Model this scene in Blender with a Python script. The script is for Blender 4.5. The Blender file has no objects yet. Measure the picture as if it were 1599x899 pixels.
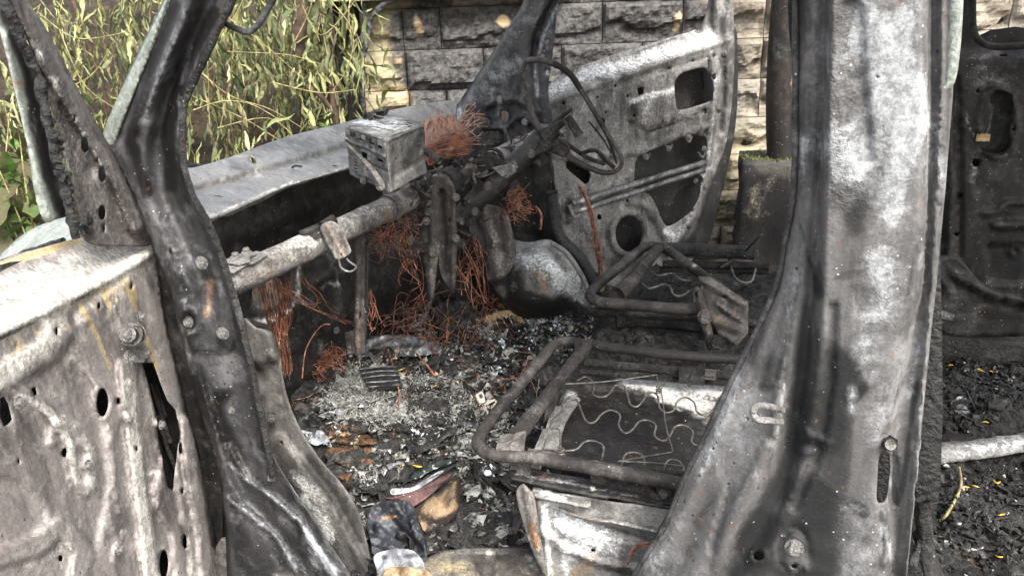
import bpy, math, random
import numpy as np
from mathutils import Matrix, Vector
from mathutils.geometry import delaunay_2d_cdt
random.seed(7); rng = np.random.default_rng(7)
SC = bpy.context.scene; COL = SC.collection
# ------------------------------------------------------------------ camera
# world axes are the axes of the burnt car: X towards its tail, Y across it (away from the camera), Z up
F = 1232.; CAM = np.array([0, 0, 1.5]); PITCH = math.radians(21.5); ROLL = math.radians(-2.0); YAW = math.radians(20.5)
fh = np.array([-math.sin(YAW), math.cos(YAW), 0.]); rh = np.array([math.cos(YAW), math.sin(YAW), 0.]); zz = np.array([0, 0, 1.])
FW = fh * math.cos(PITCH) - zz * math.sin(PITCH); U0 = np.cross(rh, FW)
RT = rh * math.cos(ROLL) + U0 * math.sin(ROLL); UP = np.cross(RT, FW)
cd = bpy.data.cameras.new('camera'); cam = bpy.data.objects.new('camera', cd); COL.objects.link(cam)
cd.sensor_width = 36; cd.lens = 36 * F / 1599; cd.clip_start = 0.02; cd.clip_end = 500
M = Matrix.Identity(4)
for i in range(3): M[i][0] = RT[i]; M[i][1] = UP[i]; M[i][2] = -FW[i]; M[i][3] = CAM[i]
cam.matrix_world = M; SC.camera = cam
# ------------------------------------------------------------------ world, sun, exposure
W = bpy.data.worlds.new('World'); SC.world = W; W.use_nodes = True
SUN_EL, SUN_AZ = math.radians(50), math.radians(318)     # azimuth in XY, where the light comes from
nt = W.node_tree; sky = nt.nodes.new('ShaderNodeTexSky'); sky.sky_type = 'NISHITA'; sky.sun_disc = False
sky.sun_elevation = SUN_EL; sky.sun_rotation = math.pi / 2 - SUN_AZ; sky.air_density = 1.6; sky.dust_density = 4.0; sky.ozone_density = 0.6
bg = nt.nodes['Background']; bg.inputs[1].default_value = 0.15
hs = nt.nodes.new('ShaderNodeHueSaturation'); hs.inputs['Saturation'].default_value = .35; nt.links.new(sky.outputs[0], hs.inputs['Color']); nt.links.new(hs.outputs[0], bg.inputs[0])
sl = bpy.data.lights.new('sun', 'SUN'); sl.energy = 2.4; sl.angle = math.radians(22); sl.color = (1, .955, .88)
so = bpy.data.objects.new('sun', sl); COL.objects.link(so)
sd = Vector((math.cos(SUN_EL) * math.cos(SUN_AZ), math.cos(SUN_EL) * math.sin(SUN_AZ), math.sin(SUN_EL)))
so.rotation_euler = sd.to_track_quat('Z', 'Y').to_euler(); so.location = (0, 0, 8)
SC.view_settings.view_transform = 'Standard'; SC.view_settings.look = 'None'; SC.view_settings.exposure = 1.42; SC.view_settings.gamma = 1
# ------------------------------------------------------------------ maths helpers
def ray(x, y):
    x = np.asarray(x, float); y = np.asarray(y, float)
    return FW + ((x - 799.5) / F)[..., None] * RT - ((y - 449.5) / F)[..., None] * UP
def hit(x, y, P0, n, off=0.):
    d = ray(x, y); n = np.asarray(n, float)
    t = ((np.asarray(P0, float) - CAM) @ n + off) / (d @ n)
    return CAM + d * t[..., None]
def pU(x, y, u): return hit(np.array(float(x)), np.array(float(y)), np.array([0, u, 0.]), (0, -1., 0))
def pV(x, y, v): return hit(np.array(x), np.array(y), (v, 0, 0), (1., 0, 0))
def pZ(x, y, z): return hit(np.array(x), np.array(y), (0, 0, z), (0, 0, 1.))
def proj(P):
    d = np.asarray(P) - CAM; w = d @ FW
    return 799.5 + F * (d @ RT) / w, 449.5 - F * (d @ UP) / w
class SurfP:                                     # a plane; n faces the camera; off > 0 comes nearer
    def __init__(s, P0, n): s.P0 = np.array(P0, float); s.n = np.array(n, float); s.n /= np.linalg.norm(s.n)
    def __call__(s, x, y, off): return hit(x, y, s.P0, s.n, off)
def SU(u): return SurfP((0, u, 0), (0, -1, 0))
def SV(v): return SurfP((v, 0, 0), (1, 0, 0))
def SZ(z): return SurfP((0, 0, z), (0, 0, 1))
def ss(a, b, x):
    t = np.clip((x - a) / (b - a), 0, 1); return t * t * (3 - 2 * t)
def dpoly(x, y, pts):                            # distance to a polyline
    best = np.full(np.shape(x), 1e9)
    if len(pts) == 1: return np.hypot(x - pts[0][0], y - pts[0][1])
    for (ax, ay), (bx, by) in zip(pts[:-1], pts[1:]):
        dx, dy = bx - ax, by - ay; L = dx * dx + dy * dy + 1e-9
        t = np.clip(((x - ax) * dx + (y - ay) * dy) / L, 0, 1)
        best = np.minimum(best, np.hypot(x - ax - t * dx, y - ay - t * dy))
    return best
def inside(x, y, poly):
    r = np.zeros(np.shape(x), bool); n = len(poly)
    for i in range(n):
        x1, y1 = poly[i]; x2, y2 = poly[(i + 1) % n]
        c = ((y1 > y) != (y2 > y)) & (x < (x2 - x1) * (y - y1) / ((y2 - y1) + 1e-12) + x1); r ^= c
    return r
def hsh(ix, iy, iz):
    h = (ix * 374761393 + iy * 668265263 + iz * 2147483647 ) & 0xffffffff
    h = ((h ^ (h >> 13)) * 1274126177) & 0xffffffff; return ((h ^ (h >> 16)) & 0xffff) / 65535.
def vnoise(P):
    P = np.asarray(P, float); i = np.floor(P).astype(np.int64); f = P - i; f = f * f * (3 - 2 * f); r = 0
    for a in (0, 1):
        for b in (0, 1):
            for c in (0, 1):
                w = (f[..., 0] if a else 1 - f[..., 0]) * (f[..., 1] if b else 1 - f[..., 1]) * (f[..., 2] if c else 1 - f[..., 2])
                r = r + w * hsh(i[..., 0] + a, i[..., 1] + b, i[..., 2] + c)
    return r
def fbm(P, s=1., o=4):
    P = np.asarray(P, float) * s + 37.1; r = 0; a = .5
    for _ in range(o): r = r + a * (vnoise(P) - .5); P = P * 2.03 + 5.3; a *= .5
    return r
def cat(pts, n=6, closed=False):                 # Catmull-Rom through points of any dimension
    P = np.array(pts, float)
    if len(P) < 3 and not closed: return np.array([P[0] + (P[-1] - P[0]) * t for t in np.linspace(0, 1, n + 1)])
    N = len(P); out = []
    for i in range(N if closed else N - 1):
        g = (lambda k: P[k % N]) if closed else (lambda k: P[min(max(k, 0), N - 1)])
        p0, p1, p2, p3 = g(i - 1), g(i), g(i + 1), g(i + 2)
        for t in np.arange(n) / n:
            out.append(.5 * ((2 * p1) + (p2 - p0) * t + (2 * p0 - 5 * p1 + 4 * p2 - p3) * t * t + (3 * p1 - p0 - 3 * p2 + p3) * t ** 3))
    if not closed: out.append(P[-1])
    return np.array(out)
def ell(cx, cy, rx, ry=None, rot=0., n=18):
    ry = ry or rx; c, s = math.cos(math.radians(rot)), math.sin(math.radians(rot))
    return [(cx + rx * math.cos(a) * c - ry * math.sin(a) * s, cy + rx * math.cos(a) * s + ry * math.sin(a) * c) for a in np.linspace(0, 2 * math.pi, n, endpoint=False)]
def rnd(poly, k=4):                              # rounded polygon by corner cutting
    P = [np.array(p, float) for p in poly]
    for _ in range(2):
        Q = []
        for i in range(len(P)):
            a, b = P[i], P[(i + 1) % len(P)]; Q += [a * .78 + b * .22, a * .22 + b * .78]
        P = Q
    return [tuple(p) for p in P]
# ------------------------------------------------------------------ materials
class NT:
    def __init__(s, name):
        s.m = bpy.data.materials.new(name); s.m.use_nodes = True; s.t = s.m.node_tree; s.b = s.t.nodes['Principled BSDF']
        s.co = s.n('ShaderNodeTexCoord').outputs['Object']
    def n(s, k, **kw):
        q = s.t.nodes.new(k)
        for a, v in kw.items(): setattr(q, a, v)
        return q
    def l(s, a, b):
        if hasattr(a, 'is_output') or hasattr(a, 'links'): s.t.links.new(a, b)
        else: b.default_value = a
    def noise(s, sc, det=6, ro=.6, dist=0., co=None):
        q = s.n('ShaderNodeTexNoise'); q.inputs['Scale'].default_value = sc; q.inputs['Detail'].default_value = det
        q.inputs['Roughness'].default_value = ro; q.inputs['Distortion'].default_value = dist; s.l(co or s.co, q.inputs['Vector']); return q.outputs[0]
    def vor(s, sc, feat='F1', rnd_=1.):
        q = s.n('ShaderNodeTexVoronoi'); q.feature = feat; q.inputs['Scale'].default_value = sc; q.inputs['Randomness'].default_value = rnd_; s.l(s.co, q.inputs['Vector']); return q
    def mt(s, op, a, b=0., c=None):
        q = s.n('ShaderNodeMath', operation=op); s.l(a, q.inputs[0]); s.l(b, q.inputs[1])
        if c is not None: s.l(c, q.inputs[2])
        return q.outputs[0]
    def mr(s, v, a, b, lo=0., hi=1.):
        q = s.n('ShaderNodeMapRange'); q.interpolation_type = 'SMOOTHSTEP'; s.l(v, q.inputs[0])
        for i, w in enumerate((a, b, lo, hi)): q.inputs[i + 1].default_value = w
        return q.outputs[0]
    def mix(s, f, a, b):
        q = s.n('ShaderNodeMix'); q.data_type = 'RGBA'; s.l(f, q.inputs[0]); s.l(a if hasattr(a, 'links') else (*a, 1), q.inputs[6]); s.l(b if hasattr(b, 'links') else (*b, 1), q.inputs[7]); return q.outputs[2]
    def bump(s, h, st, d):
        q = s.n('ShaderNodeBump'); q.inputs['Strength'].default_value = st; q.inputs['Distance'].default_value = d; s.l(h, q.inputs['Height']); s.l(q.outputs[0], s.b.inputs['Normal'])
    def attr(s, nm='wear'):
        q = s.n('ShaderNodeAttribute'); q.attribute_name = nm; sp = s.n('ShaderNodeSeparateColor'); s.t.links.new(q.outputs['Color'], sp.inputs[0])
        return sp.outputs[0], sp.outputs[1], sp.outputs[2], q.outputs['Alpha']
def metal(name, dark, mid, light, ash=(.62, .60, .58), soot=(.012, .011, .012), rust=(.30, .17, .09), ro=.5, met=.25, amb=0., bs=1., rough_ash=.85, blot=1., grit=.6, fl=.8):
    t = NT(name); R, G, B, A = t.attr()
    n1 = t.noise(5.5, 8, .62, .6); n2 = t.noise(30, 8, .72, .4); n3 = t.noise(260, 4, .7); n4 = t.noise(9, 9, .60, .8); n6 = t.noise(115, 5, .75, .2)
    mp = t.n('ShaderNodeMapping'); mp.inputs['Scale'].default_value = (26, 26, 3.5); t.l(t.co, mp.inputs[0]); n5 = t.noise(1., 6, .7, .6, mp.outputs[0])
    base = t.mix(t.mr(t.mt('ADD', t.mt('MULTIPLY', n1, .55), t.mt('MULTIPLY', n5, .45)), .40, .55), dark, mid)
    base = t.mix(t.mr(t.mt('ADD', t.mt('MULTIPLY', n2, .5), t.mt('MULTIPLY', n4, .5)), .47, .66), base, light)
    c4 = t.mt('SUBTRACT', n4, .5); hf = t.mt('MULTIPLY', fl, t.mt('SUBTRACT', t.mt('ADD', t.mt('MULTIPLY', n2, .45), t.mt('ADD', t.mt('MULTIPLY', n3, .2), t.mt('MULTIPLY', n6, .35))), .5))
    rm = t.mr(t.mt('ADD', B, t.mt('ADD', t.mt('MULTIPLY', hf, 1.6), t.mt('MULTIPLY', c4, .8))), .35, .75)
    sv = t.mt('ADD', G, t.mt('ADD', t.mt('MULTIPLY', c4, 1.8 * blot), t.mt('MULTIPLY', hf, 1.2)))
    sm = t.mt('ADD', t.mt('MULTIPLY', t.mr(sv, .22, .95), .7), t.mt('MULTIPLY', t.mr(sv, .50, .62), .3))
    av = t.mt('ADD', t.mt('ADD', R, amb), t.mt('ADD', t.mt('MULTIPLY', c4, 1.5 * blot), t.mt('MULTIPLY', hf, 2.2)))
    am = t.mt('ADD', t.mt('MULTIPLY', t.mr(av, .20, 1.08), .7), t.mt('MULTIPLY', t.mr(av, .60, .75), .3))
    ashc = t.mix(t.mr(t.mt('ADD', t.mt('MULTIPLY', n2, .5), t.mt('MULTIPLY', n6, .5)), .36, .62), tuple(c * .48 for c in ash), ash)
    c = t.mix(rm, base, rust); c = t.mix(sm, c, soot); c = t.mix(am, c, ashc)
    gr = t.mr(n6, .36, .64, 1 - .42 * grit, 1 + .40 * grit); g2 = t.mr(n3, .35, .65, 1 - .25 * grit, 1 + .25 * grit)
    sc = t.n('ShaderNodeVectorMath', operation='SCALE'); t.l(c, sc.inputs[0]); t.l(t.mt('MULTIPLY', gr, g2), sc.inputs['Scale']); c = sc.outputs[0]
    v = t.vor(75); sp = t.mt('MULTIPLY', t.mr(v.outputs['Distance'], .13, .07), t.mr(t.noise(14, 3), .48, .6)); c = t.mix(t.mt('MULTIPLY', sp, .8), c, (.6, .6, .58))
    v2 = t.vor(52); sp2 = t.mt('MULTIPLY', t.mr(v2.outputs['Distance'], .16, .09), t.mr(n1, .5, .6)); c = t.mix(t.mt('MULTIPLY', sp2, .85), c, (.02, .02, .02))
    rs_ = t.mt('MULTIPLY', t.mr(t.noise(70, 4, .7), .60, .68), t.mr(n1, .48, .58)); c = t.mix(t.mt('MULTIPLY', rs_, .6), c, (.20, .10, .055))
    t.l(c, t.b.inputs['Base Color'])
    t.l(t.mt('ADD', t.mt('MULTIPLY', am, rough_ash - ro), t.mt('ADD', ro + .02, t.mt('MULTIPLY', n2, .3))), t.b.inputs['Roughness'])
    t.l(t.mt('MULTIPLY', t.mt('SUBTRACT', 1., am), met), t.b.inputs['Metallic'])
    lump = t.noise(150, 3, .7, .3)
    h = t.mt('ADD', t.mt('MULTIPLY', n2, .30), t.mt('ADD', t.mt('MULTIPLY', t.mt('ADD', n3, n6), .16), t.mt('MULTIPLY', t.mt('MULTIPLY', A, t.mt('ADD', lump, n6)), 1.7)))
    h = t.mt('ADD', h, t.mt('MULTIPLY', am, .16)); t.bump(h, .8 * bs, .006); return t.m
def plain(name, c1, c2, sc=20, ro=.8, bs=.4, bd=.004, met=0., c3=None, sc2=90, spec=None):
    t = NT(name); n = t.noise(sc, 8, .65, .3); n3 = t.noise(sc2, 5, .6); c = t.mix(t.mr(n, .36, .64), c1, c2)
    if c3: c = t.mix(t.mr(t.noise(sc * .45, 6, .7, .6), .53, .64), c, c3)
    c = t.mix(t.mt('MULTIPLY', t.mr(n3, .5, .75), .35), c, tuple(x * .35 for x in c1))
    t.l(c, t.b.inputs['Base Color']); t.b.inputs['Roughness'].default_value = ro; t.b.inputs['Metallic'].default_value = met
    t.bump(t.mt('ADD', n, t.mt('MULTIPLY', n3, .4)), bs, bd); return t.m
MB = metal('burnt_sheet_metal', (.042, .037, .036), (.115, .104, .10), (.26, .245, .235))
MPIL = metal('scorched_pillar_steel', (.018, .018, .019), (.066, .065, .068), (.19, .19, .20), ash=(.60, .63, .68), ro=.40, met=.3, blot=.8, grit=.28, fl=.5, bs=.5)
MDOOR = metal('ashy_door_steel', (.10, .088, .086), (.245, .222, .215), (.43, .41, .39), ash=(.50, .48, .445), rust=(.42, .33, .19), blot=.7, grit=.4, fl=.6, bs=.4)
MFAR = metal('grey_ash_door_steel', (.075, .071, .068), (.215, .207, .20), (.42, .41, .40), ash=(.64, .64, .645), grit=.7, fl=1.0, blot=.8)
MPIL2 = metal('wide_pillar_steel', (.045, .043, .044), (.12, .116, .116), (.23, .228, .23), ash=(.40, .41, .425), soot=(.012, .013, .014), ro=.55, met=.08, blot=.9, grit=.30, fl=.55, bs=.7)
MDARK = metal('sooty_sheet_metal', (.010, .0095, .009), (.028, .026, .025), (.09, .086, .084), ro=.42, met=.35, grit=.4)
MCOWL = metal('bleached_cowl_steel', (.14, .14, .145), (.27, .27, .27), (.42, .41, .39), ash=(.74, .72, .66), soot=(.05, .05, .052), ro=.36, met=.5, grit=.25, fl=.35, blot=.7, bs=.5)
MBEAM = metal('flaking_beam_steel', (.10, .085, .078), (.25, .23, .215), (.45, .44, .42), ash=(.7, .69, .66), amb=.12, bs=1.5)
MTUBE = metal('scaled_tube_steel', (.020, .017, .016), (.055, .048, .045), (.16, .147, .14), ro=.5, met=.3, bs=1.3)
MBLK = metal('black_tube_steel', (.016, .015, .015), (.04, .038, .037), (.10, .10, .10), ro=.38, met=.4)
MBOX = metal('scorched_radio_steel', (.055, .054, .054), (.13, .128, .126), (.27, .268, .265), ash=(.66, .68, .70), ro=.45, met=.4)
MSAGE = metal('blistered_sage_paint', (.18, .20, .185), (.25, .275, .25), (.34, .365, .33), ash=(.5, .53, .5), ro=.35, met=.0, bs=.4)
MKICK = metal('ashy_kick_steel', (.06, .056, .052), (.15, .142, .135), (.27, .26, .245), ash=(.62, .62, .60), rust=(.33, .28, .2), soot=(.02, .02, .02), grit=.4, fl=.8)
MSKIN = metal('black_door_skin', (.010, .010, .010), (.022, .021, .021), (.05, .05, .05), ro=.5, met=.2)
MPLATE = metal('stained_sill_steel', (.05, .045, .04), (.12, .11, .10), (.25, .23, .20), ash=(.6, .6, .58), rust=(.34, .27, .14))
MWHT = metal('white_ash_steel', (.13, .125, .12), (.30, .29, .28), (.48, .47, .455), ash=(.82, .83, .84), rust=(.42, .31, .2), soot=(.03, .03, .03), ro=.45, met=.3, grit=.5, fl=1.1)
MALU = plain('crumpled_foil', (.09, .09, .092), (.36, .37, .385), 22, .38, .6, .006, .6)
MCHAR = plain('black_char', (.008, .008, .008), (.038, .036, .035), 60, .68, 1., .012, 0, (.10, .096, .092), 200)
MCHARG = plain('grey_green_ash', (.20, .20, .19), (.52, .52, .49), 50, .95, 1., .008, 0, (.06, .06, .055), 220)
MPAPER = plain('scorched_paper', (.55, .60, .68), (.80, .84, .90), 25, .8, .3, .003)
MTAN = plain('singed_cardboard', (.28, .17, .08), (.62, .45, .26), 22, .85, .5, .004, 0, (.03, .02, .015), 120)
MORNG = plain('brown_melted_carton', (.045, .022, .010), (.20, .105, .05), 70, .55, 1., .008, 0, (.012, .008, .006), 90)
MMAROON = plain('maroon_leatherette', (.055, .018, .018), (.11, .045, .042), 30, .4, .4, .003)
MCOP = plain('annealed_copper', (.06, .026, .018), (.38, .150, .085), 45, .6, .2, .001, .05, (.56, .29, .19), 150)
MCOPL = plain('bright_copper', (.34, .17, .115), (.64, .40, .30), 60, .5, .2, .001, .1)
MSTEELW = plain('spring_wire_steel', (.10, .085, .075), (.26, .24, .22), 60, .5, .4, .001, .5)
MYEL = plain('yellow_petal', (.55, .36, .03), (.78, .58, .12), 60, .7, .3, .002)
MTWIG = plain('dry_stem', (.16, .12, .05), (.38, .34, .16), 30, .8, .4, .002)
MTRUNK = plain('brown_bark', (.05, .032, .024), (.12, .075, .055), 30, .9, .8, .006)
MSOIL = plain('dark_soil', (.015, .011, .008), (.05, .036, .026), 14, .95, 1., .03, 0, (.08, .06, .035))
MCONC = metal('scorched_concrete', (.026, .024, .022), (.060, .055, .050), (.15, .135, .115), ash=(.42, .37, .30), ro=.85, met=0, bs=1.6)
MMOSS = plain('moss', (.06, .09, .02), (.20, .22, .07), 60, .95, 1., .01)
MCAP = plain('pale_wall_cap', (.42, .42, .22), (.66, .64, .40), 10, .8, .4, .004)
MBONE = plain('bone_enamel', (.46, .42, .33), (.70, .66, .56), 40, .6, .3, .003)
MROPE = plain('burnt_hose', (.015, .015, .016), (.10, .10, .11), 60, .6, 1., .005)
MTRIM = plain('scorched_rubber_hole_shade', (.008, .008, .008), (.03, .03, .03), 90, .5, 1., .008)  # real rubber and char, also the painted shade behind pillar slot and door holes
MGLASSY = plain('green_black_glass', (.01, .014, .013), (.045, .058, .054), 40, .2, .3, .003)
def leafmat(nm, a, b, tr):
    t = NT(nm); oi = t.n('ShaderNodeObjectInfo'); n = t.noise(40, 5, .6)
    c = t.mix(t.mr(t.mt('ADD', t.mt('MULTIPLY', n, .5), t.mt('MULTIPLY', oi.outputs['Random'], .5)), .3, .7), a, b)
    c = t.mix(t.mt('MULTIPLY', t.mr(t.noise(90, 4), .55, .7), .6), c, (.16, .10, .04))
    c = t.mix(t.mr(t.noise(13, 5, .7), .5, .62), c, (.10, .085, .045)); t.l(c, t.b.inputs['Base Color']); t.b.inputs['Roughness'].default_value = .7
    tl = t.n('ShaderNodeBsdfTranslucent'); t.t.links.new(c, tl.inputs[0]); mx = t.n('ShaderNodeMixShader'); mx.inputs[0].default_value = tr
    out = t.t.nodes['Material Output']; t.t.links.new(t.b.outputs[0], mx.inputs[1]); t.t.links.new(tl.outputs[0], mx.inputs[2]); t.t.links.new(mx.outputs[0], out.inputs[0]); return t.m
MLEAFA = leafmat('wilted_leaf_straw', (.30, .31, .12), (.56, .56, .30), .2)
MLEAFB = leafmat('wilted_leaf_olive', (.09, .13, .05), (.25, .30, .13), .2)
MLEAFC = leafmat('fresh_leaf', (.06, .14, .02), (.14, .27, .05), .3)
def stonemat():
    t = NT('split_stone'); R, G, B, A = t.attr(); oi = t.n('ShaderNodeObjectInfo')
    n = t.noise(9, 8, .65, .4); n2 = t.noise(45, 8, .7)
    c = t.mix(t.mr(n, .35, .65), (.17, .145, .115), (.36, .31, .245)); c = t.mix(t.mt('MULTIPLY', oi.outputs['Random'], .45), c, (.33, .31, .28))
    c = t.mix(t.mr(n2, .52, .75), c, (.12, .09, .06)); c = t.mix(t.mt('MULTIPLY', B, t.mr(n, .3, .6, .5, 1.)), c, (.50, .43, .26))  # warm yellow, standing for sunlight at the wall's left end
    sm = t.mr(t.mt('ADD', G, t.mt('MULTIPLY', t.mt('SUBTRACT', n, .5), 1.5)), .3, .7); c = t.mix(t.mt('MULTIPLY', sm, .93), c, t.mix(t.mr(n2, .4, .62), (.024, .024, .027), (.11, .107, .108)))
    c = t.mix(t.mr(t.mt('ADD', R, t.mt('MULTIPLY', t.mt('SUBTRACT', n, .5), 1.5)), .4, .8), c, (.68, .50, .30))  # pale tan patches, the one low on the left painted as sunlight
    v = t.vor(40); c = t.mix(t.mt('MULTIPLY', t.mr(v.outputs[0], .12, .06), .5), c, (.4, .4, .4))
    t.l(c, t.b.inputs['Base Color']); t.b.inputs['Roughness'].default_value = .8; t.bump(t.mt('ADD', n2, t.mt('MULTIPLY', n, .6)), .9, .012); return t.m
MSTONE = stonemat()
def floormat():
    t = NT('burnt_floor_debris'); R, G, B, A = t.attr()
    n = t.noise(14, 9, .72, .5); n2 = t.noise(60, 8, .75, .3); v = t.vor(55); v2 = t.vor(120)
    c = t.mix(t.mr(n2, .42, .62), (.010, .010, .010), (.055, .053, .050)); c = t.mix(t.mr(n, .56, .68), c, (.12, .115, .105))
    am = t.mr(t.mt('ADD', R, t.mt('MULTIPLY', t.mt('SUBTRACT', n2, .5), 2.0)), .35, .8); c = t.mix(am, c, (.40, .41, .38))
    bm = t.mr(t.mt('ADD', B, t.mt('MULTIPLY', t.mt('SUBTRACT', n, .5), 1.6)), .4, .65); c = t.mix(bm, c, (.17, .105, .055))
    c = t.mix(t.mt('MULTIPLY', t.mr(v2.outputs[0], .22, .10), t.mr(n, .5, .62)), c, (.34, .36, .40))
    t.l(c, t.b.inputs['Base Color']); t.l(t.mr(n2, .35, .65, .35, .9), t.b.inputs['Roughness'])
    t.bump(t.mt('ADD', n2, t.mt('ADD', n, t.mt('MULTIPLY', v.outputs[0], .6))), 1., .03); return t.m
MFLOOR = floormat()
# ------------------------------------------------------------------ object helpers
WL = {}                                          # world location of each parent
def empty(name, loc):
    o = bpy.data.objects.new(name, None); o.empty_display_size = .1; COL.objects.link(o); o.location = loc; WL[o.name] = Vector(loc); return o
def adopt(o, parent):
    if parent is not None:
        o.parent = parent; o.matrix_parent_inverse = Matrix.Translation(-WL[parent.name])
def tag(o, label=None, cat=None, group=None, kind=None):
    for k, v in (('label', label), ('category', cat), ('group', group), ('kind', kind)):
        if v: o[k] = v
    return o
def mesh(name, V, Fc, mat, parent=None, label=None, smooth=True, wear=None, thick=None, toff=-1.):
    V = np.array(V, float); c = (V.min(0) + V.max(0)) / 2
    me = bpy.data.meshes.new(name); me.from_pydata((V - c).tolist(), [], [list(map(int, f)) for f in Fc]); me.materials.append(mat)
    if smooth: me.polygons.foreach_set('use_smooth', [True] * len(me.polygons))
    if wear is not None:
        at = me.color_attributes.new('wear', 'FLOAT_COLOR', 'POINT'); at.data.foreach_set('color', np.asarray(wear, np.float32).ravel())
    o = bpy.data.objects.new(name, me); COL.objects.link(o); o.location = c; WL[o.name] = Vector(c); adopt(o, parent)
    if thick: md = o.modifiers.new('sheet', 'SOLIDIFY'); md.thickness = thick; md.offset = toff; md.use_even_offset = False
    if label: o['label'] = label
    return o
def wearof(x, y, paint, P=None):
    w = np.zeros((len(x), 4))
    for k, pts, r, s in paint:
        d = dpoly(x, y, pts); w[:, 'asrl'.index(k)] += s * np.exp(-(d / r) ** 2)
    return np.clip(w, -1, 1.3)
def panel(name, outline, surf, mat, parent=None, holes=(), off=None, paint=(), step=6., thick=.0015, smooth_out=True, label=None, rough=.0012, rs=14., bend=0):
    out = [tuple(p) for p in (cat(outline, 6, True) if smooth_out else outline)]
    def dens(poly, st):
        q = []
        for i in range(len(poly)):
            a = np.array(poly[i]); b = np.array(poly[(i + 1) % len(poly)]); n = max(1, int(np.linalg.norm(b - a) / st))
            q += [tuple(a + (b - a) * k / n) for k in range(n)]
        return q
    loops = [dens(out, step * 1.3)] + [dens(list(h), step * .9) for h in holes]
    pts = []; edges = []
    for lp in loops:
        b = len(pts); pts += lp; edges += [(b + i, b + (i + 1) % len(lp)) for i in range(len(lp))]
    A = np.array(out); x0, y0 = A.min(0); x1, y1 = A.max(0)
    gx, gy = np.meshgrid(np.arange(x0, x1, step), np.arange(y0, y1, step)); gx = gx.ravel() + rng.uniform(-.22, .22, gx.size) * step; gy = gy.ravel() + rng.uniform(-.22, .22, gy.size) * step
    ok = inside(gx, gy, out) & (dpoly(gx, gy, out + [out[0]]) > step * .5)
    for h in holes: ok &= ~inside(gx, gy, h) & (dpoly(gx, gy, list(h) + [h[0]]) > step * .45)
    pts += list(zip(gx[ok], gy[ok]))
    r = delaunay_2d_cdt([Vector(p) for p in pts], edges, [], 0, 1e-4)
    X = np.array([v.x for v in r[0]]); Y = np.array([v.y for v in r[0]]); T = np.array(r[2])
    cx, cy = X[T].mean(1), Y[T].mean(1); k = inside(cx, cy, out)
    for h in holes: k &= ~inside(cx, cy, h)
    T = T[k]; o_ = np.zeros_like(X)
    if off is not None: o_ = o_ + off(X, Y)
    P = surf(X, Y, o_)
    if rough: o_ = o_ + fbm(P, rs, 4) * rough * 4; P = surf(X, Y, o_)
    a, b, c = P[T[0, 0]], P[T[0, 1]], P[T[0, 2]]
    if np.cross(b - a, c - a) @ (CAM - a) < 0: T = T[:, ::-1]
    w = wearof(X, Y, paint)
    return mesh(name, P, T, mat, parent, label, True, w, thick)
def ridge(pts, w, h, soft=.42): return lambda x, y: h * (1 - ss(w * (1 - soft), w, dpoly(x, y, pts)))
def bumpf(cx, cy, rx, ry, h): return lambda x, y: h * (1 - ss(.35, 1, np.hypot((x - cx) / rx, (y - cy) / ry)))
def plateau(poly, h, bl=5.):
    def f(x, y):
        d = dpoly(x, y, list(poly) + [poly[0]]); d = np.where(inside(x, y, poly), d, -d); return h * ss(-bl / 2, bl / 2, d)
    return f
def ring(cx, cy, rx, ry, w, h): return lambda x, y: h * np.exp(-((np.hypot((x - cx) / rx, (y - cy) / ry) - 1) * (rx + ry) / 2 / w) ** 2)
def summ(*fs): return lambda x, y: sum(f(x, y) for f in fs)
def rails(*rs):                                  # each rail: list of (x, y, off), ordered left to right
    rr = [np.array(sorted(r, key=lambda q: q[1]), float) for r in rs]
    def f(x, y):
        xs = np.array([np.interp(y, r[:, 1], r[:, 0]) for r in rr]); os_ = np.array([np.interp(y, r[:, 1], r[:, 2]) for r in rr]); res = os_[0].copy()
        for i in range(len(rr) - 1):
            t = ss(0, 1, (x - xs[i]) / np.maximum(xs[i + 1] - xs[i], .5)); m = x >= xs[i]; res = np.where(m, os_[i] + (os_[i + 1] - os_[i]) * t, res)
        return res
    return f
def tube(name, pts, r, mat, parent=None, seg=8, n=6, label=None, smooth=True, paint=None, flat=None, closed=False, wob=0., join=None):
    P = cat(pts, n, closed) if n > 1 else np.array(pts, float)
    N = len(P); rr = np.interp(np.linspace(0, 1, N), np.linspace(0, 1, len(r)), r) if hasattr(r, '__len__') else np.full(N, r)
    T = np.gradient(P, axis=0); T /= np.linalg.norm(T, axis=1)[:, None] + 1e-12
    up = np.array([0, 0, 1.]) if abs(T[0][2]) < .9 else np.array([1., 0, 0]); V = []
    for i in range(N):
        s = np.cross(T[i], up); s /= np.linalg.norm(s) + 1e-12; up = np.cross(s, T[i])
        fl = flat if flat else (1, 1)
        for k in range(seg):
            a = 2 * math.pi * (k + .5) / seg; V.append(P[i] + rr[i] * (math.cos(a) * s * fl[0] + math.sin(a) * up * fl[1]))
    V = np.array(V)
    if wob: V += (fbm(V, 60, 3) * wob * 4)[:, None] * (V - np.repeat(P, seg, 0)) / rr.max()
    Fc = [];
    for i in range(N if closed else N - 1):
        for k in range(seg):
            j = (i + 1) % N; Fc.append([i * seg + k, j * seg + k, j * seg + (k + 1) % seg, i * seg + (k + 1) % seg][::-1])
    if not closed: Fc += [list(range(seg)), list(range((N - 1) * seg, N * seg))[::-1]]
    if join is not None:
        b = sum(len(q) for q in join[0]); join[0].append(V); join[1].extend([[q + b for q in f] for f in Fc]); return
    w = None
    if paint: x, y = proj(V); w = wearof(x, y, paint)
    return mesh(name, V, Fc, mat, parent, label, smooth, w)
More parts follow.
